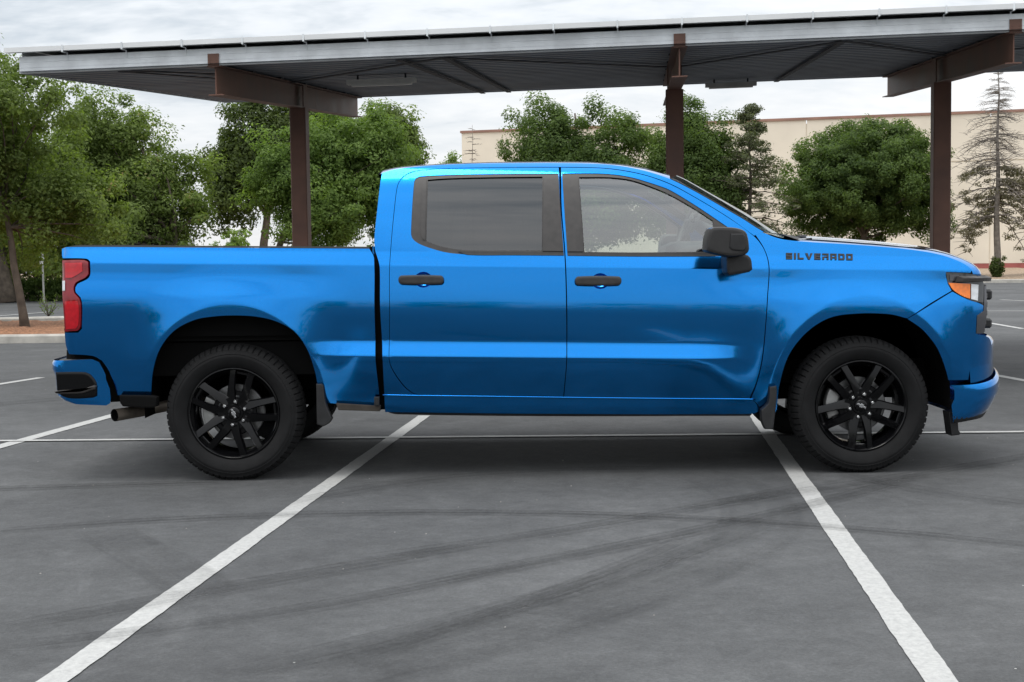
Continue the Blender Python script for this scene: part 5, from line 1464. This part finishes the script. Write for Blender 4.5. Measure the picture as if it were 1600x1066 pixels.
# sparse pointed conifer
def conifer(name, label, px, Dm, ytop, ybot, half, mat, n, seed, sag=1.0, twig=3, cat='tree', bare_above=None, leaf=70, size=.07, trunk_r=.13, gap=0.0, base_y=None, bark=BARK):
    rs = np.random.RandomState(seed); b_ = at(px, Dm); root = empty(name, (b_[0], b_[1], 0), label, cat)
    H = U(px, ytop, Dm - CAM_D)[1]; zb0 = U(px, ybot, Dm - CAM_D)[1]; base = np.array([b_[0], b_[1], 0]); m = MB()
    m.tube([base + np.array([.04*math.sin(z*1.7), 0, z]) for z in np.linspace(0, H, 10)], [trunk_r*(1-.95*i/9) + .006 for i in range(10)], 7)
    C, R = [], []
    for i in range(n):
        f = rs.rand() ** .8; z = zb0 + (H - zb0) * f; L = half * (1 - f) ** .75 * (.55 + .6 * rs.rand()) + .15; t = rs.rand() * 2 * math.pi
        d = np.array([math.cos(t), math.sin(t), 0]); s = base + np.array([0, 0, z]); droop = (.10 + .35 * (1 - f)) * sag * (.6 + .8 * rs.rand())
        pts = [s + d * L * u + np.array([0, 0, L * (.15 * u - droop * u * u + .10 * u ** 4)]) for u in (0, .35, .7, 1)]
        r0 = .030 * (1 - f) + .010; m.tube(pts, [r0, r0*.8, r0*.5, r0*.2], 4, cap=False)
        for u in np.linspace(.3, .95, twig):      # twigs
            q = s + d * L * u + np.array([0, 0, L * (.15 * u - droop * u * u)])
            for sg in (-1, 1):
                tw = np.array([-d[1], d[0], 0]) * sg * .8 + d * .6 + np.array([0, 0, (-.2 + .5 * rs.rand()) * (1 if sag <= 1 else -2.2)]); m.tube([q, q + tw * L * .16 + np.array([0, 0, .03]), q + tw * L * (.22 + .16 * rs.rand())], [r0*.5, r0*.35, r0*.15], 3, cap=False)
        if bare_above is None or z < U(px, bare_above, Dm - CAM_D)[1]:
            for u in (.3, .55, .8, 1.0): C.append(pts[0]*(1-u) + pts[-1]*u + rs.normal(size=3)*.08); R.append(.22 + .18*rs.rand())
    m.build('trunk', bark, root, smooth=True)
    if C:
        V, Fq = leaf_cloud(np.array(C), np.array(R), leaf, size, rs, .55); quads_to_np('crown', V, Fq, mat, root)
    return root
conifer('sparse_conifer', 'thin pointed grey-green conifer between bushy tree and dome tree', 1172, 63, 168, 392, 2.7, LEAF_CONIF, 120, 31, leaf=42, size=.055)
conifer('dying_conifer', 'half-dead conifer with bare top and brownish lower foliage at right edge', 1557, 62, 113, 345, 2.5, LEAF_BROWN, 150, 32, bare_above=255, leaf=60, size=.05, trunk_r=.17, bark=BARK_GREY, sag=1.9, twig=7)
conifer('dead_sapling', 'small bare dead sapling before left end of beige wall', 741, 80, 195, 262, .8, None, 16, 33, bare_above=9999, bark=BARK_GREY, trunk_r=.05)
bpy.data.objects['dead_sapling']['category'] = 'tree'
def shrub(name, label, base, r, h, n, leaf, size, mat, seed, cat='shrub'):
    rs = np.random.RandomState(seed); root = empty(name, (base[0], base[1], .1), label, cat); C, R = [], []; m = MB(); B0 = np.array([base[0], base[1], .08])
    for i in range(n):
        t = rs.rand()*2*math.pi; q = B0 + np.array([math.cos(t)*r*rs.rand(), math.sin(t)*r*rs.rand(), h*(.3 + .7*rs.rand())])
        m.tube([B0, (B0+q)/2 + rs.normal(size=3)*.05*h, q], [.012, .009, .004], 4, cap=False)
        for u in (.4, .7, 1): C.append(B0*(1-u)+q*u); R.append(.09*h + .06)
    m.build('stem', BARK, root); V, Fq = leaf_cloud(np.array(C), np.array(R), leaf, size, rs, .9); quads_to_np('foliage', V, Fq, mat, root)
shrub('ivy_shrub', 'dark green ivy clump at foot of the dying conifer', at(1557, 61.5), .45, 1.0, 20, 60, .05, LEAF_DARK, 41)
shrub('small_bush', 'yellow-green bush seen in gap under left trees above bed rail', at(362, 88), 1.6, 3.2, 40, 40, .12, LEAF_LIGHT, 42)
shrub('roadside_weed', 'straggly green weed on the island kerb beside the tail lamp', (G(76, 500)[0], G(76, 500)[1]), .30, .55, 9, 9, .022, LEAF_MID, 43, 'weed')
# clipped hedge
def hedge():
    rs = np.random.RandomState(51); y0 = 46.9 - CAM_D; xa, xb = at(-200, 47.2)[0], at(420, 47.2)[0]; h = U(40, 437, y0)[1]
    root = empty('clipped_hedge', ((xa+xb)/2, y0, 0), 'low clipped dark green hedge beyond the lane at left', 'hedge')
    n = 1500; C = np.column_stack([xa + (xb-xa)*rs.rand(n), y0 + .1 + 1.1*rs.rand(n), .06 + (h-.10)*rs.rand(n)**.8]); V, Fq = leaf_cloud(C, np.full(n, .17), 55, .04, rs, .9); quads_to_np('foliage', V, Fq, LEAF_RICH, root)
    m = MB()
    for i in range(30):
        x = xa + (xb-xa)*(i+.5)/30; m.tube([(x, y0+.6, 0), (x+.1, y0+.6, h*.8)], [.03, .012], 5)
    m.build('stem', BARK, root)
hedge()
# back row of shrubs that closes the view under the left trees
b = at(60, 60)
tree('screen_shrub', 'dark leafy screen shrub behind the low hedge', b, [ell(b, 60, -160, 140, 290, 462), ell(b, 60, 20, 250, 310, 466), ell(b, 60, 180, 318, 350, 462)], 560, 187, 0.0615, LEAF_MID, .08, 52, cat='shrub', clump_r=(.35, .7), fork=.4, low=.15)
# sign post by the hedge
xp, yp = at(68, 45.0); root = empty('sign_post', (xp, yp, 0), 'thin grey sign post with small white plate in front of hedge', 'sign')
zt_, zb2 = U(68, 394, yp)[1], U(68, 425, yp)[1]
m = MB(); m.box((xp - .03, yp - .02, 0), (xp + .03, yp + .02, zt_), .008); m.build('post', pbr('grey_post', (.30, .30, .28), .7, var=.2, scale=8), root)
m = MB(); zq = U(68, 413, yp)[1]; m.box((xp - .10, yp - .035, zq), (xp + .10, yp - .022, zq + .24), .005); m.build('plate', pbr('white_plate', (.62, .62, .60), .6, var=.1, scale=10), root)

# loose grit on the asphalt
def grit():
    rs = np.random.RandomState(71); m = MB()
    for i in range(130):
        x, y = rs.uniform(-5, 5), rs.uniform(-4.2, 9); r = rs.uniform(.002, .005) * (1 + .6 * (rs.rand() > .9)); a = rs.rand() * 6.28
        c, s = math.cos(a), math.sin(a); V = [(x + r*c*1.4, y + r*s*1.4, .0), (x - r*s, y + r*c, .0), (x - r*c*1.2, y - r*s*1.2, .0), (x + r*s, y - r*c, .0), (x + r*.2, y, r*.9)]
        m.add(V, [(0, 1, 4), (1, 2, 4), (2, 3, 4), (3, 0, 4)])
    o = m.build('grit', pbr('pale_grit', (.26, .25, .23), .9, var=.5, scale=2)); tag(o, 'tiny pale grit scattered over the asphalt', None, None, 'stuff')
grit()
# trees across the lot behind the photographer: only mirrored in the paint and glass
def tree_line():
    rs = np.random.RandomState(61); C, R = [], []
    for i in range(34):
        x = -110 + 220*i/33 + rs.normal()*2; y = -84 + rs.normal()*4; h = 5.6 + 2.2*rs.rand(); r = 3.8 + 1.2*rs.rand()
        for k in range(26):
            d = rs.normal(size=3); d /= np.linalg.norm(d); C.append((x + d[0]*r, y + d[1]*r, max(.6, h*.55 + d[2]*h*.45))); R.append(1.3)
    V, Fq = leaf_cloud(np.array(C), np.array(R), 34, .34, rs, .9); o = quads_to_np('tree_line', V, Fq, LEAF_RICH)
    tag(o, 'dark row of trees across the lot mirrored in blue paint', 'trees', None, 'stuff')
tree_line()
